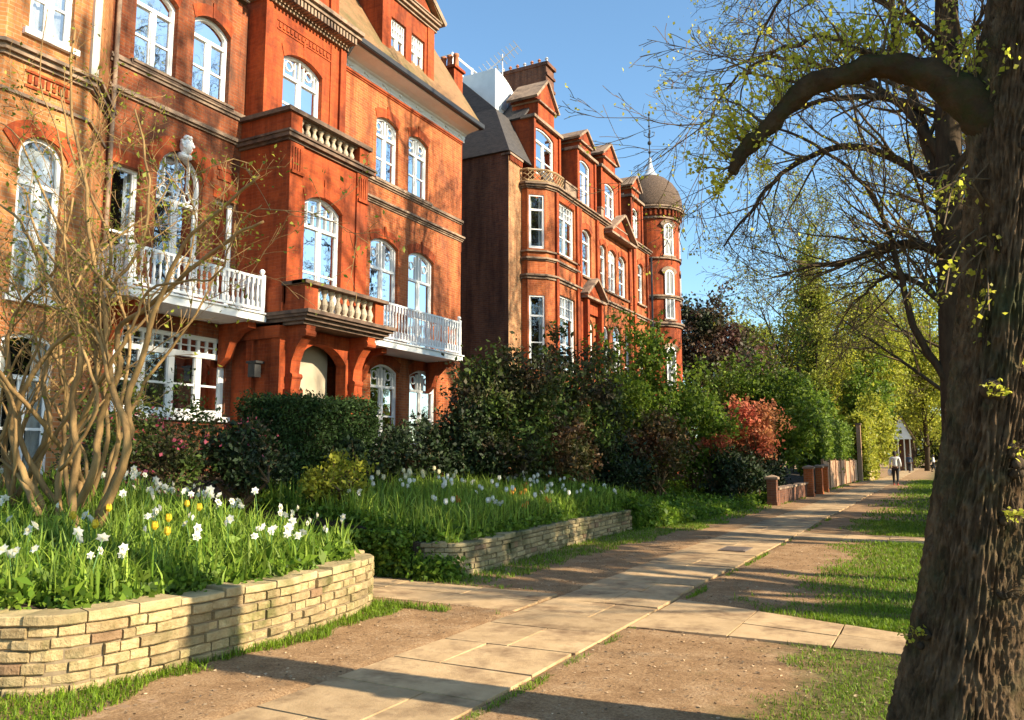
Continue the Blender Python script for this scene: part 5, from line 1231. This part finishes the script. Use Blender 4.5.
# second avenue tree (behind the big trunk), with sweeping limbs
t2 = thing('avenue_tree', (.30, 20, 0), 'dark avenue tree with sweeping bare limbs standing behind the big trunk', 'tree', 'avenue trees by the path')
rg = random.Random(5); mb = MB(); fine = MB(); tips = []
tk = [(.30, 20, -.1), (.31, 20, 1.2), (.33, 20, 3.15), (.38, 20, 5.0), (.45, 20, 7.3), (.55, 20, 9.6), (.66, 20.1, 12), (.9, 20.2, 15), (1.0, 20.3, 18), (1.1, 20.3, 21)]
mb.tube(smooth3(tk), [.46, .42, .38, .35, .33, .32, .31, .31, .30, .30, .30, .30, .29, .29, .29, .29, .28, .28, .27, .27, .26, .26, .25, .25, .24, .23, .22, .21, .2, .18, .16, .14, .12, .1, .08, .06, .04][:37], 12, cap=False)
limbs = [([(.4, 20, 6.0), (-.1, 19.9, 6.3), (-.81, 19.8, 6.36), (-1.68, 19.6, 6.06), (-2.4, 19.5, 6.0), (-3.3, 19.3, 5.8)], .12),
 ([(.4, 20, 4.4), (0, 20, 5.2), (-.63, 20, 5.71), (-1.1, 20, 5.6), (-1.6, 20, 5.2)], .09),
 ([(.35, 20, 2.9), (-.3, 19.8, 4.2), (-.6, 19.7, 5.6), (-.9, 19.6, 7.0), (-1.58, 19.5, 8.24), (-2.8, 19.3, 9.3), (-4.2, 19, 9.6)], .095),
 ([(.5, 20, 7.4), (-.5, 20, 8.4), (-1.7, 19.8, 8.9), (-2.9, 19.6, 8.5), (-3.7, 19.5, 7.7), (-4.4, 19.3, 6.7)], .12),
 ([(.5, 20, 8.2), (-.3, 20, 9.6), (-1.2, 20.2, 10.6), (-2.4, 20.3, 11.4), (-3.4, 20.3, 11.8), (-4.4, 20.2, 11.7)], .12),
 ([(.45, 20, 7), (.1, 20.2, 8.8), (-.35, 20.4, 11.0), (-.6, 20.4, 13.5), (-1.2, 20.5, 16)], .17),
 ([(.6, 20, 10.5), (-.6, 19.6, 12.1), (-2.0, 19.3, 12.9), (-3.6, 19, 13.2)], .1),
 ([(.6, 20, 9), (1.4, 20, 11), (2.2, 20, 14), (2.6, 20, 17)], .16),
 ([(.5, 20, 9.2), (-.8, 20, 10.0), (-2.2, 20, 10.2), (-3.2, 20, 9.9), (-4.0, 20, 9.2), (-4.7, 20, 8.2)], .09),
 ([(.7, 20, 12), (-.6, 20.6, 14), (-2.0, 21, 15.2), (-3.2, 21.2, 15.8)], .11),
 ([(.4, 20, 7.6), (1.0, 19.6, 8.4), (2.2, 19.2, 9), (3.6, 18.8, 9.2)], .12),
 ([(.4, 20.2, 6.6), (.6, 21, 7.4), (.9, 22.6, 8.8), (1.1, 24.5, 10)], .12)]
for Pp, r0 in limbs:
    S_ = wob(smooth3(Pp, 5), .03); n = len(S_); rr = [r0*(1-.8*i/(n-1)) for i in range(n)]; mb.tube(S_, rr, 8)
    for q in range(17):
        i = rg.randrange(n//5, n); d = (S_[min(i+1, n-1)]-S_[i-1]).normalized()
        grow(mb, tips, S_[i].copy(), rot(d, rg.uniform(.3, 1.0), rg.uniform(0, 6.3)), rg.uniform(1.6, 3.2)*(1-.3*i/n), max(.014, rr[i]*.45), 2, 4, rg, .14, .03, (6, 6, 5, 4), (.35, .95), .15, (6, 6, 5, 3, 3), .52, fine, .005)
for k in range(26):
    i = rg.uniform(4.5, 20); c = Vector((.4+.03*i, 20, i)); grow(mb, tips, c, rot(Vector((0, 0, 1)), rg.uniform(.6, 1.2), rg.uniform(0, 6.3)), rg.uniform(2.5, 5), .06, 1, 4, rg, .12, .03, (8, 6, 5, 4), (.35, .95), .2, (6, 6, 5, 3, 3), .5, fine, .005)
mb.build('trunk', BARK2, t2, True); fine.build('branches', TWIG, t2)
T_ = np.array([tuple(q) for q in tips]); C = T_[G.integers(0, len(T_), 9000)]+G.normal(0, .13, (9000, 3)); V, F = leaf_quads(C, .075, G, .7); mk('foliage', V, F, L_BUD, t2)

# the big foreground tree
bigt = thing('old_avenue_tree', (0, 4.95, 0), 'large rough barked tree in the foreground with a broken arching limb', 'tree', 'avenue trees by the path')
PF = .92
prof = [(-.09, -.12, .46), (-.075, .0, .39), (-.06, .12, .33), (-.045, .29, .295), (0.01, .61, .265), (.055, .83, .252), (.09, 1.04, .246), (.145, 1.36, .238), (.2, 1.63, .235), (.245, 1.9, .232), (.3, 2.28, .228), (.345, 2.65, .226), (.39, 3.0, .228), (.42, 3.25, .236), (.45, 3.45, .235), (.49, 3.78, .215), (.54, 4.12, .2), (.66, 5, .19), (.8, 6, .18), (1.1, 8, .16), (1.3, 10, .13), (1.6, 13, .08)]
def pint(z):
    for (a, b2, c), (d, e, f) in zip(prof[:-1], prof[1:]):
        if z <= e: t = (z-b2)/(e-b2); t = max(0, min(1, t)); return a+(d-a)*t, c+(f-c)*t
    return prof[-1][0], prof[-1][2]
zs = list(np.arange(-.12, 4.6, .0105))+list(np.arange(4.6, 13, .25)); NS = 330; V = []; 
for z in zs:
    cx, r = pint(z)
    fl = max(0, .5-z)/.5
    for k in range(NS):
        a = 2*PI*k/NS; ca, sa = math.cos(a), math.sin(a)
        rd = r*PF*(1+fl*fl*.10*math.sin(a*5+.6)+.11*math.cos(4*(a+PI/2+.05))+.012*math.sin(a*3+z))
        if z < 4.6:
            w1 = .35*nz(a*2, z*2.5, 1., 3); 
            q = Vector((ca*8+w1, sa*8+w1, z*4.0)); n1 = noise.noise(q*1.6); n2 = noise.noise(Vector((ca*15, sa*15, z*5.5))); n3 = noise.noise(Vector((ca*34, sa*34, z*14)))
            n4 = noise.noise(Vector((ca*19+w1*2, sa*19+w1*2, z*9+7))); rd += .024*(1-min(1, abs(n1)*3.2))**.7-.016+.011*(1-min(1, abs(n4)*3))+.003*n2+.008*n3+.004*noise.noise(Vector((ca*62, sa*62, z*24)))
        V.append((cx+.035+rd*ca, 4.95+rd*sa, z))
F = [(j*NS+k, j*NS+(k+1) % NS, (j+1)*NS+(k+1) % NS, (j+1)*NS+k) for j in range(len(zs)-1) for k in range(NS)]
trunk = mk('trunk', np.array(V), np.array(F), BARK, bigt, True)
def rough_limb(name, Pp, Rr, NSi=40, broken=True):
    S_ = smooth3(Pp, 10); n = len(S_); mbx = MB(); m = len(Rr)-1
    rr = [Rr[min(m-1, int(i/(n-1)*m))]+(Rr[min(m, int(i/(n-1)*m)+1)]-Rr[min(m-1, int(i/(n-1)*m))])*(i/(n-1)*m-int(i/(n-1)*m) if i < n-1 else 1) for i in range(n)]
    mbx.tube(S_, rr, NSi, cap=False)
    c = 0
    for i in range(n):
        for k in range(NSi):
            v = Vector(mbx.v[c]); d = (v-S_[i]).normalized(); t = i/(n-1)*3
            v = v+d*(.024*noise.noise(v*9)+.014*noise.noise(v*24)+.006*noise.noise(v*60)+.014*noise.noise(v*4)); mbx.v[c] = tuple(v); c += 1
    e = len(mbx.v); mbx.v.append(tuple(S_[-1]+(S_[-1]-S_[-2])*.3))
    for k in range(NSi): mbx.f.append(((n-1)*NSi+k, (n-1)*NSi+(k+1) % NSi, e))
    return mbx.build(name, LIMB, bigt, True), S_
lp = [(.6, 4.97, 2.9), (.35, 4.94, 3.4), (.08, 4.9, 3.71), (-.2, 4.88, 3.85), (-.36, 4.87, 3.82), (-.55, 4.86, 3.80), (-.72, 4.85, 3.69), (-.86, 4.85, 3.55), (-.97, 4.84, 3.47), (-1.05, 4.83, 3.33)]
_, LS = rough_limb('limb', lp, [.15, .115, .068, .06, .055, .052, .05, .046])
# burrs with epicormic shoots
def burr(z, a, s, leafn, lm):
    cx, r = pint(z); c = Vector((cx+.035+(r*.94)*math.cos(a), 4.95+(r*.94)*math.sin(a), z)); m = MB()
    for k in range(7): m.ball(tuple(c+Vector((rg.gauss(0, s*.35), rg.gauss(0, s*.2), rg.gauss(0, s*.35)))), s*rg.uniform(.3, .55), 8, 6)
    m.build('burr', BARK2, bigt, True); f = MB(); T = []
    for k in range(9):
        d = (Vector((math.cos(a), math.sin(a), .35))+Vector((rg.gauss(0, .5), rg.gauss(0, .5), rg.gauss(0, .4)))).normalized(); e = c+d*rg.uniform(.05, .12); f.tube([c, c.lerp(e, .5)+Vector((0, 0, .01)), e], .0025, 4); T.append(e)
    f.build('shoots', TWIG, bigt)
    if leafn: T = np.array([tuple(q) for q in T]); C = T[G.integers(0, len(T), leafn)]+G.normal(0, .016, (leafn, 3)); V, F = leaf_quads(C, .024, G, .8); mk('foliage', V, F, lm, bigt)
for z, a, s, n, lm in ((1.92, -1.75, .10, 60, L_BUD), (1.62, -1.25, .05, 18, L_BUD), (1.52, -1.05, .06, 0, None), (1.29, -1.15, .05, 34, L_BUD), (.92, -1.0, .04, 0, None), (.66, -2.55, .05, 36, L_BUD), (2.0, -.95, .05, 14, L_BUD), (3.2, -1.5, .05, 0, None)): burr(z, a, s, n, lm)
# shoots on the arching limb
f = MB(); tips = []
for i, dx, dz, L in ((38, -.2, 1, .5), (52, -.6, .7, .6), (66, -.7, .5, .5), (78, -.7, .3, .22), (86, -.8, -.1, .2), (88, -.5, -.6, .16), (60, -.3, -.8, .35), (30, .1, 1, .6)):
    i = min(i, len(LS)-1); grow(f, tips, LS[i].copy(), Vector((dx, rg.uniform(-.3, .3), dz)).normalized(), L, .011, 2, 4, rg, .2, .05, (5, 5, 4, 3), (.4, 1.), .2, (6, 5, 5, 4, 3), .5, f, .0025)
for k in range(120):
    i = rg.randrange(6, len(LS)); p = LS[i]+Vector((rg.gauss(0, .02), rg.gauss(0, .05), .05)); d = Vector((rg.gauss(0, .45), rg.gauss(0, .4), 1)).normalized(); L = rg.uniform(.08, .42)
    if i > len(LS)-22: d = Vector((rg.gauss(-.5, .5), rg.gauss(0, .4), rg.gauss(.6, .4))).normalized(); L *= .7
    q = p+d*L; m_ = p.lerp(q, .5)+Vector((rg.gauss(0, .02), rg.gauss(0, .02), 0)); f.tube([p, m_, q], .003, 4); tips += [q, m_, p.lerp(q, .75), q]
for k in range(26):
    p = Vector((rg.uniform(.1, .38), 4.8, rg.uniform(2.5, 3.3))); q = p+Vector((rg.uniform(-.3, .0), rg.gauss(-.1, .1), rg.uniform(-.35, .1))); f.tube([p, p.lerp(q, .5)+Vector((0, 0, .04)), q], .004, 4); tips += [q, p.lerp(q, .6)]
T_ = np.array([tuple(q) for q in tips]); C = T_[G.integers(0, len(T_), 3200)]+G.normal(0, .026, (3200, 3)); V, F = leaf_quads(C, .027, G, .85); mk('foliage', V, F, L_BUD, bigt)
# hanging and reaching branches of its crown
fine = f
up_l = [([(.6, 4.95, 4.7), (.3, 5.4, 5.4), (-.1, 6.1, 5.8), (-.7, 6.8, 5.9), (-1.2, 7.3, 5.6), (-1.6, 7.7, 5.1)], .035), ([(.6, 4.95, 4.9), (.2, 5.6, 6.0), (-.3, 6.5, 6.7), (-.9, 7.5, 6.9), (-1.6, 8.4, 6.6)], .035), ([(-.2, 4.9, 3.9), (-.45, 5.2, 4.25), (-.85, 5.6, 4.45), (-1.15, 5.9, 4.48), (-1.4, 6.1, 4.4), (-1.65, 6.3, 4.2)], .02), ([(.62, 4.95, 5.0), (.5, 5.8, 6.0), (.3, 7, 7.2), (.1, 8.5, 8.2)], .04), ([(.7, 5, 5.5), (1.2, 5.5, 7), (1.6, 6, 9)], .08), ([(.6, 4.95, 4.6), (1.2, 4.4, 5.6), (2.2, 4.0, 6.4), (3.4, 3.7, 7.0)], .09)]
lim = MB(); tips = []
for Pp, r0 in up_l:
    S_ = wob(smooth3(Pp, 5), .02); n = len(S_); rr = [r0*(1-.8*i/(n-1)) for i in range(n)]; lim.tube(S_, rr, 8)
    for q in range(13):
        i = rg.randrange(n//5, n); d = (S_[min(i+1, n-1)]-S_[i-1]).normalized()
        grow(lim, tips, S_[i].copy(), rot(d, rg.uniform(.3, 1.0), rg.uniform(0, 6.3)), rg.uniform(.5, 1.15), max(.006, rr[i]*.4), 2, 4, rg, .13, -.01, (5, 5, 4, 4), (.35, .9), .15, (6, 6, 5, 3, 3), .5, fine, .0028)
lim.build('branches', BARK2, bigt, True); fine.build('shoots', TWIG, bigt)
T_ = np.array([tuple(q) for q in tips]); C = T_[G.integers(0, len(T_), 1500)]+G.normal(0, .04, (1500, 3)); V, F = leaf_quads(C, .03, G, .8); mk('foliage', V, F, L_BUD, bigt)

# avenue trees on the right of the walk (outside the frame; their shade falls on the scene)
protoA = bare_tree('avenue_tree', (7.2, 9.4, 0), 20, .36, 'avenue tree on the lawn right of the walk, first beyond the view', 'tree', 131, 'avenue trees by the path', limbs=19, start=.2, kids=(19, 7, 6, 4), mx=4, ratio=.36, rmin=.012)
for i, (x, y, rz, s) in enumerate(((10.8, 11.2, 3.3, .85), (8.6, 17.5, 2.1, .95), (9.5, 25, 4.0, 1.05), (8, 31, 1., 1.), (4.8, 40, 5.1, 1.), (2.6, 34, 3., .9))):
    dup(protoA, (x, y, 0), rz, s, 'avenue tree on the lawn right of the walk, number %s along the row' % ('one, nearest', 'two', 'three', 'four', 'five', 'six')[i])
for i, (x, y, H_, cz, rx, ry, rz_) in enumerate(((10.5, 21.5, 9, 4.9, 2.4, 4.2, 3.6), (10, 31, 9, 5, 2.4, 4.6, 3.8), (9, 42, 9, 5, 2.4, 5, 4), (5.5, 55, 8, 4.5, 2, 5, 3.5))):  # unseen hollies added to shade the far path
    leafy_tree('shade_holly', (x, y, 0), H_, (x, y, cz), (rx, ry, rz_), 150, 60, .42, .26, L_DARK, ('nearest', 'second', 'third', 'farthest')[i]+' unseen dark holly added right of the avenue for shade', 140+i, sprigs=0, group='unseen shade hollies right of the avenue')

for i, (y, rz_) in enumerate(((12.3, 2.3), (16.6, 2.5), (21.2, 2.6), (25.4, 2.5), (35.4, 2.8), (40.5, 2.8), (47, 2.8))):  # unseen crowns added and shaped to shade the path and hedges
    leafy_tree('shade_lime_tree', (8., y, 0), 11, (8., y, 8.4), (1.7, 2.1, rz_), 110, 60, .36, .22, L_GREEN, ('nearest', 'second', 'third', 'fourth', 'fifth', 'sixth', 'farthest')[i]+' unseen young leafing tree added right of the lawn for shade', 160+i, .1, sprigs=0, group='unseen shade trees right of the lawn')

for i, (x, y, zc, r_) in enumerate(((9, 12.2, 19.5, 2.7), (9.5, 9.6, 14.5, 1.8))):  # unseen crowns added to throw blotchy shade on the facade
    leafy_tree('tall_shade_lime', (x, y, 0), 22, (x, y, zc), (2.2, r_, 3.6), 60, 30, .45, .26, L_GREEN, ('taller', 'shorter')[i]+' unseen half leafed lime tree added right of the lawn for shade', 180+i, .16, sprigs=20, group='unseen tall shade limes right of the lawn')

# ================================================================== FENCES, GATES, FAR HOUSE
def pier(x, y, h, w, label, cap=True, mat=None):
    t = thing('brick_pier', (x, y, 0), label, 'gate pier'); mb = MB(); mb.box(x-w/2, x+w/2, y-w/2, y+w/2, -.05, h); mb.box(x-w/2-.02, x+w/2+.02, y-w/2-.02, y+w/2+.02, 0, .12); mb.build('shaft', mat or RED, t)
    if cap:
        mb = MB(); k = w/2+.05; mb.box(x-k, x+k, y-k, y+k, h, h+.07); n = len(mb.v); mb.v += [(x-k, y-k, h+.07), (x+k, y-k, h+.07), (x+k, y+k, h+.07), (x-k, y+k, h+.07), (x, y, h+.15)]; mb.f += [(n+i, n+(i+1) % 4, n+4) for i in range(4)]; mb.build('cap', STONE, t)
pier(-4.95, 27.2, .85, .3, 'shaded brick pier at the near end of the low garden wall', mat=SIDE)  # darker brick puts the shade on this pier into its colour
pier(-4.75, 33.9, 1.1, .34, 'sunlit brick pier at the far end of the low garden wall')
pier(-4.72, 36.4, 1.1, .34, 'second brick pier across the gateway')
pier(-4.75, 38.6, 1.1, .32, 'brick pier where the wooden fence begins')
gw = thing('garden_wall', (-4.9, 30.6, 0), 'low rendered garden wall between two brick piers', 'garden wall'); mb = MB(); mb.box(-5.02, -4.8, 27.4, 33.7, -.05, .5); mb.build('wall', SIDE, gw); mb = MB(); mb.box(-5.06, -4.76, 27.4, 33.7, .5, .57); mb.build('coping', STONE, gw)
sg = thing('garden_gate', (-4.9, 35.1, 0), 'dark iron gate between the brick piers', 'gate')
mb = MB(); mb.box(-4.85, -4.8, 34.12, 36.2, .12, .17); mb.box(-4.85, -4.8, 34.12, 36.2, 1.05, 1.1); mb.box(-4.85, -4.8, 34.12, 34.18, .05, 1.2); mb.box(-4.85, -4.8, 36.1, 36.17, .05, 1.2); mb.build('frame', IRON, sg)
mb = MB()
for k in range(14): mb.tube([(-4.825, 34.26+k*.135, .1), (-4.825, 34.26+k*.135, 1.2)], .012, 5)
mb.box(-4.84, -4.81, 34.5, 35.8, .55, .95); mb.build('bars', IRON, sg)
wf = thing('wooden_fence', (-4.85, 47, 0), 'weathered wooden board fence sunlit beside the far footpath', 'fence')
rr_ = random.Random(9)
for s in range(7):
    y0 = 38.9+s*2.35; mb = MB(); hh = 1.36+rr_.uniform(-.05, .08)
    for k in range(15): y = y0+.1+k*.147; mb.box(-4.86+rr_.uniform(-.006, .006), -4.83+rr_.uniform(0, .006), y, y+.138, .08, hh+rr_.uniform(-.015, .015))
    mb.build('fence_panel', WOOD, wf); mb = MB(); mb.box(-4.9, -4.78, y0-.05, y0+.06, -.05, hh+.1); mb.build('post', WOOD, wf)
gp = thing('gate_post', (-4.7, 56.3, 0), 'tall pale gatepost at the end of the wooden fence', 'gate post'); mb = MB(); mb.box(-4.85, -4.6, 56.1, 56.4, -.05, 3.6); mb.build('shaft', WOOD, gp); mb = MB(); mb.box(-4.9, -4.55, 56.05, 56.45, 3.6, 3.7); mb.build('cap', STONE, gp)
dg = thing('timber_gate', (-4.75, 56.9, 0), 'dark tall timber gate beside the pale gatepost', 'gate'); mb = MB()
for k in range(7): mb.box(-4.8, -4.75, 56.45+k*.14, 56.58+k*.14, .05, 2.8)
mb.build('boards', BARK2, dg); mb = MB(); mb.box(-4.75, -4.72, 56.5, 57.4, .5, .6); mb.box(-4.75, -4.72, 56.5, 57.4, 2.3, 2.4); mb.build('rails', BARK2, dg)
lw = thing('rubble_wall', (-4.5, 61, 0), 'low pale rubble wall under the bright hedge', 'garden wall'); mb = MB(); mb.box(-4.5, -4.3, 57.6, 66, -.05, .55); mb.build('wall', YST, lw); mb = MB(); mb.box(-4.54, -4.26, 57.6, 66, .55, .62); mb.build('coping', YCOP, lw)
fh = thing('gabled_porch', (-3.6, 96, 0), 'small white gabled porch with slender posts at the far left of the avenue', 'porch')
Tg = frm((-3.9, 96, 0), -PI/2); mb = MB(); mb.box(-1, 1, -2.5, -2.3, 0, 3.4, Tg); mb.build('wall', SIDE, fh)
mb = MB(); mb.prism([(-1.1, 3.4), (1.1, 3.4), (0, 5.7)], Tg, -.2, 0); mb.build('gable', WHITE, fh)
mb = MB(); mb.box(-.12, .12, 0, .03, 4.0, 4.35, Tg); mb.build('gable_vent', ROOM, fh)
for u in (-.85, -.3, .3, .85): mb = MB(); mb.box(u-.06, u+.06, -.12, 0, 0, 3.4, Tg); mb.build('post', CREAM if u > -.5 else POT, fh)
mb = MB(); rake(mb, Tg, -1.25, 3.3, 0, 5.8, -2.5, .1, .15); rake(mb, Tg, 0, 5.8, 1.25, 3.3, -2.5, .1, .15); mb.build('roof', TILE, fh)

# ================================================================== PEOPLE
def skin(name, verts, edges, radii, mat, parent, sub=2, rootv=0):
    me = bpy.data.meshes.new(name); me.from_pydata(verts, edges, []); me.materials.append(mat)
    o = bpy.data.objects.new(name, me); COL.objects.link(o); o.parent = parent
    md = o.modifiers.new('s', 'SKIN'); 
    if not me.skin_vertices: 
        bpy.context.view_layer.objects.active = o
    for i, r in enumerate(radii):
        sv = me.skin_vertices[0].data[i]; sv.radius = (r, r) if not hasattr(r, '__len__') else r; sv.use_root = (i == rootv)
    md.use_smooth_shade = True; md2 = o.modifiers.new('d', 'SUBSURF'); md2.levels = sub; md2.render_levels = sub
    return o
SKINM = surf('brown_skin', (.12, .06, .035), (.16, .08, .05), 5, .6, bstr=0); HAIR = surf('black_hair', (.012, .01, .009), (.03, .025, .02), 20, .7, 40, .3)
def person(loc, H, rz, top_m, leg_m, shoe_m, label, stride=.18, bag=None, group=None, carry=0):
    t = thing('person', loc, label, 'person', group, rz); k = H/1.75
    def S_(v): return [(a*k, b*k, c*k) for a, b, c in v]
    # walking away along +y: left leg forward
    hip = (0, 0, .93); s = stride
    v = [hip, (0, .0, 1.1), (0, .01, 1.28), (0, 0, 1.43), (0, .0, 1.5), (0, .02, 1.58), (0, .02, 1.68),
         (-.09, 0, .88), (-.095, s*.6, .5), (-.09, s*.75, .09), (-.095, s*.75+.13, .04),
         (.09, 0, .88), (.095, -s*.1, .5), (.09, -s*1.1, .12), (.095, -s*1.1+.12, .04),
         (-.19, 0, 1.41), (-.25, -.04, 1.13), (-.24, .1, .93), (-.235, .14, .86),
         (.19, 0, 1.41), (.25, -.05, 1.13), (.245, .06, .92), (.24, .09, .84)]
    e = [(0, 1), (1, 2), (2, 3), (3, 4), (4, 5), (5, 6), (0, 7), (7, 8), (8, 9), (9, 10), (0, 11), (11, 12), (12, 13), (13, 14), (3, 15), (15, 16), (16, 17), (17, 18), (3, 19), (19, 20), (20, 21), (21, 22)]
    r = [.13, .115, .125, .1, .05, .085, .085, .085, .06, .038, .035, .085, .06, .038, .035, .055, .042, .03, .034, .055, .042, .03, .034]
    skin('body', S_(v), e, [q*k for q in r], SKINM, t)
    skin('top', S_([(0, 0, .93), (0, 0, 1.1), (0, .01, 1.28), (0, 0, 1.42), (-.19, 0, 1.42), (-.25, -.04, 1.13), (-.243, .06, .98), (.19, 0, 1.42), (.25, -.05, 1.13), (.247, .03, .96)]), [(0, 1), (1, 2), (2, 3), (3, 4), (4, 5), (5, 6), (3, 7), (7, 8), (8, 9)], [q*k for q in (.155, .145, .15, .115, .075, .058, .046, .075, .058, .046)], top_m, t)
    skin('trousers', S_([(0, 0, .95), (-.09, 0, .85), (-.095, s*.6, .5), (-.09, s*.75, .12), (.09, 0, .85), (.095, -s*.1, .5), (.09, -s*1.08, .16)]), [(0, 1), (1, 2), (2, 3), (0, 4), (4, 5), (5, 6)], [q*k for q in (.14, .1, .075, .055, .1, .075, .055)], leg_m, t)
    for a, b_ in ((-.092, s*.75), (.092, -s*1.1)):
        skin('shoe', S_([(a, b_-.06, .045), (a, b_+.05, .045), (a, b_+.16, .035)]), [(0, 1), (1, 2)], [q*k for q in (.045, .048, .04)], shoe_m, t, 1)
    m = MB(); m.ball((0, .0, 1.66*k), .115*k, 12, 9, (.9, 1., 1.1)); m.ball((0, -.07*k, 1.6*k), .07*k, 8, 6)
    hd = mk('hair', [(a, b_, c) for a, b_, c in m.v], m.f, HAIR, None, True); hd.parent = t
    return t
SHIRT = surf('grey_white_shirt', (.55, .54, .53), (.7, .69, .67), 14, .9, 20, .4, .01); BLACKC = surf('black_cloth', (.012, .012, .015), (.025, .025, .03), 8, .9); REDC = surf('red_shoe', (.4, .05, .04), (.5, .08, .06), 4, .6)
BLUEC = surf('dark_blue_cloth', (.03, .05, .09), (.05, .07, .12), 8, .9)
pw = person((-2.35, 49, .0), 1.84, .05, SHIRT, BLACKC, REDC, 'person in a pale grey top and black trousers walking away along the footpath')
bg = tag(None, None) if False else thing('carrier_bag', (-2.64, 49.1, .55), 'white carrier bag held in the left hand of the walker', 'bag')
mb = MB(); mb.lathe((-2.64, 49.12, .5), [(.05, 0), (.1, .03), (.12, .18), (.09, .32), (.03, .4)], 10); mb.build('pouch', WHITE, bg, True)
mb = MB(); mb.tube([(-2.64, 49.12, .88), (-2.63, 49.13, .96)], .015, 5); mb.build('handles', WHITE, bg)
person((-2.9, 86, .02), 1.75, 2.9, BLUEC, BLACKC, BLACKC, 'distant person in dark clothes on the far footpath', .2)
person((-.9, 92, .02), 1.7, -1.4, SHIRT, BLACKC, BLACKC, 'distant person in a white top right of the far footpath', .2)

# ================================================================== CAMERA, LIGHT, SKY
cam = bpy.data.cameras.new('camera'); co = bpy.data.objects.new('camera', cam); COL.objects.link(co); sc.camera = co
cam.sensor_width = 36; cam.lens = 800/1024*36; cam.clip_end = 2000; cam.clip_start = .05
co.location = (0, 0, 1.6); co.rotation_euler = (R(90+6.843), 0, R(28.143))
SE, SA = R(28), R(3.)   # elevation, azimuth from +X towards +Y
sd = Vector((math.cos(SE)*math.cos(SA), math.cos(SE)*math.sin(SA), math.sin(SE)))
sl = bpy.data.lights.new('sun', 'SUN'); sl.energy = 4.9; sl.angle = R(.55); sl.color = (1., .85, .62)
so = bpy.data.objects.new('sun', sl); COL.objects.link(so); so.rotation_euler = sd.to_track_quat('Z', 'Y').to_euler()
w = bpy.data.worlds.new('World'); sc.world = w; w.use_nodes = True; nt = w.node_tree; nt.nodes.clear()
sk = N(nt, 'ShaderNodeTexSky'); sk.sky_type = 'NISHITA'; sk.sun_disc = False; sk.sun_elevation = SE; sk.sun_rotation = PI/2-SA
sk.air_density = 1.; sk.dust_density = .7; sk.ozone_density = 2.2
bgn = N(nt, 'ShaderNodeBackground'); bgn.inputs[1].default_value = .105; ow = N(nt, 'ShaderNodeOutputWorld')
tn = mixc(nt, 1., sk.outputs[0], (.88, 1.05, 1.05), 'MULTIPLY'); nt.links.new(tn, bgn.inputs[0]); nt.links.new(bgn.outputs[0], ow.inputs[0])
sc.view_settings.view_transform = 'Standard'; sc.view_settings.look = 'None'; sc.view_settings.exposure = 1.38; sc.view_settings.gamma = 1
sc.render.resolution_x = 1024; sc.render.resolution_y = 720
sc.cycles.max_bounces = 6; sc.cycles.transparent_max_bounces = 16; sc.cycles.diffuse_bounces = 3
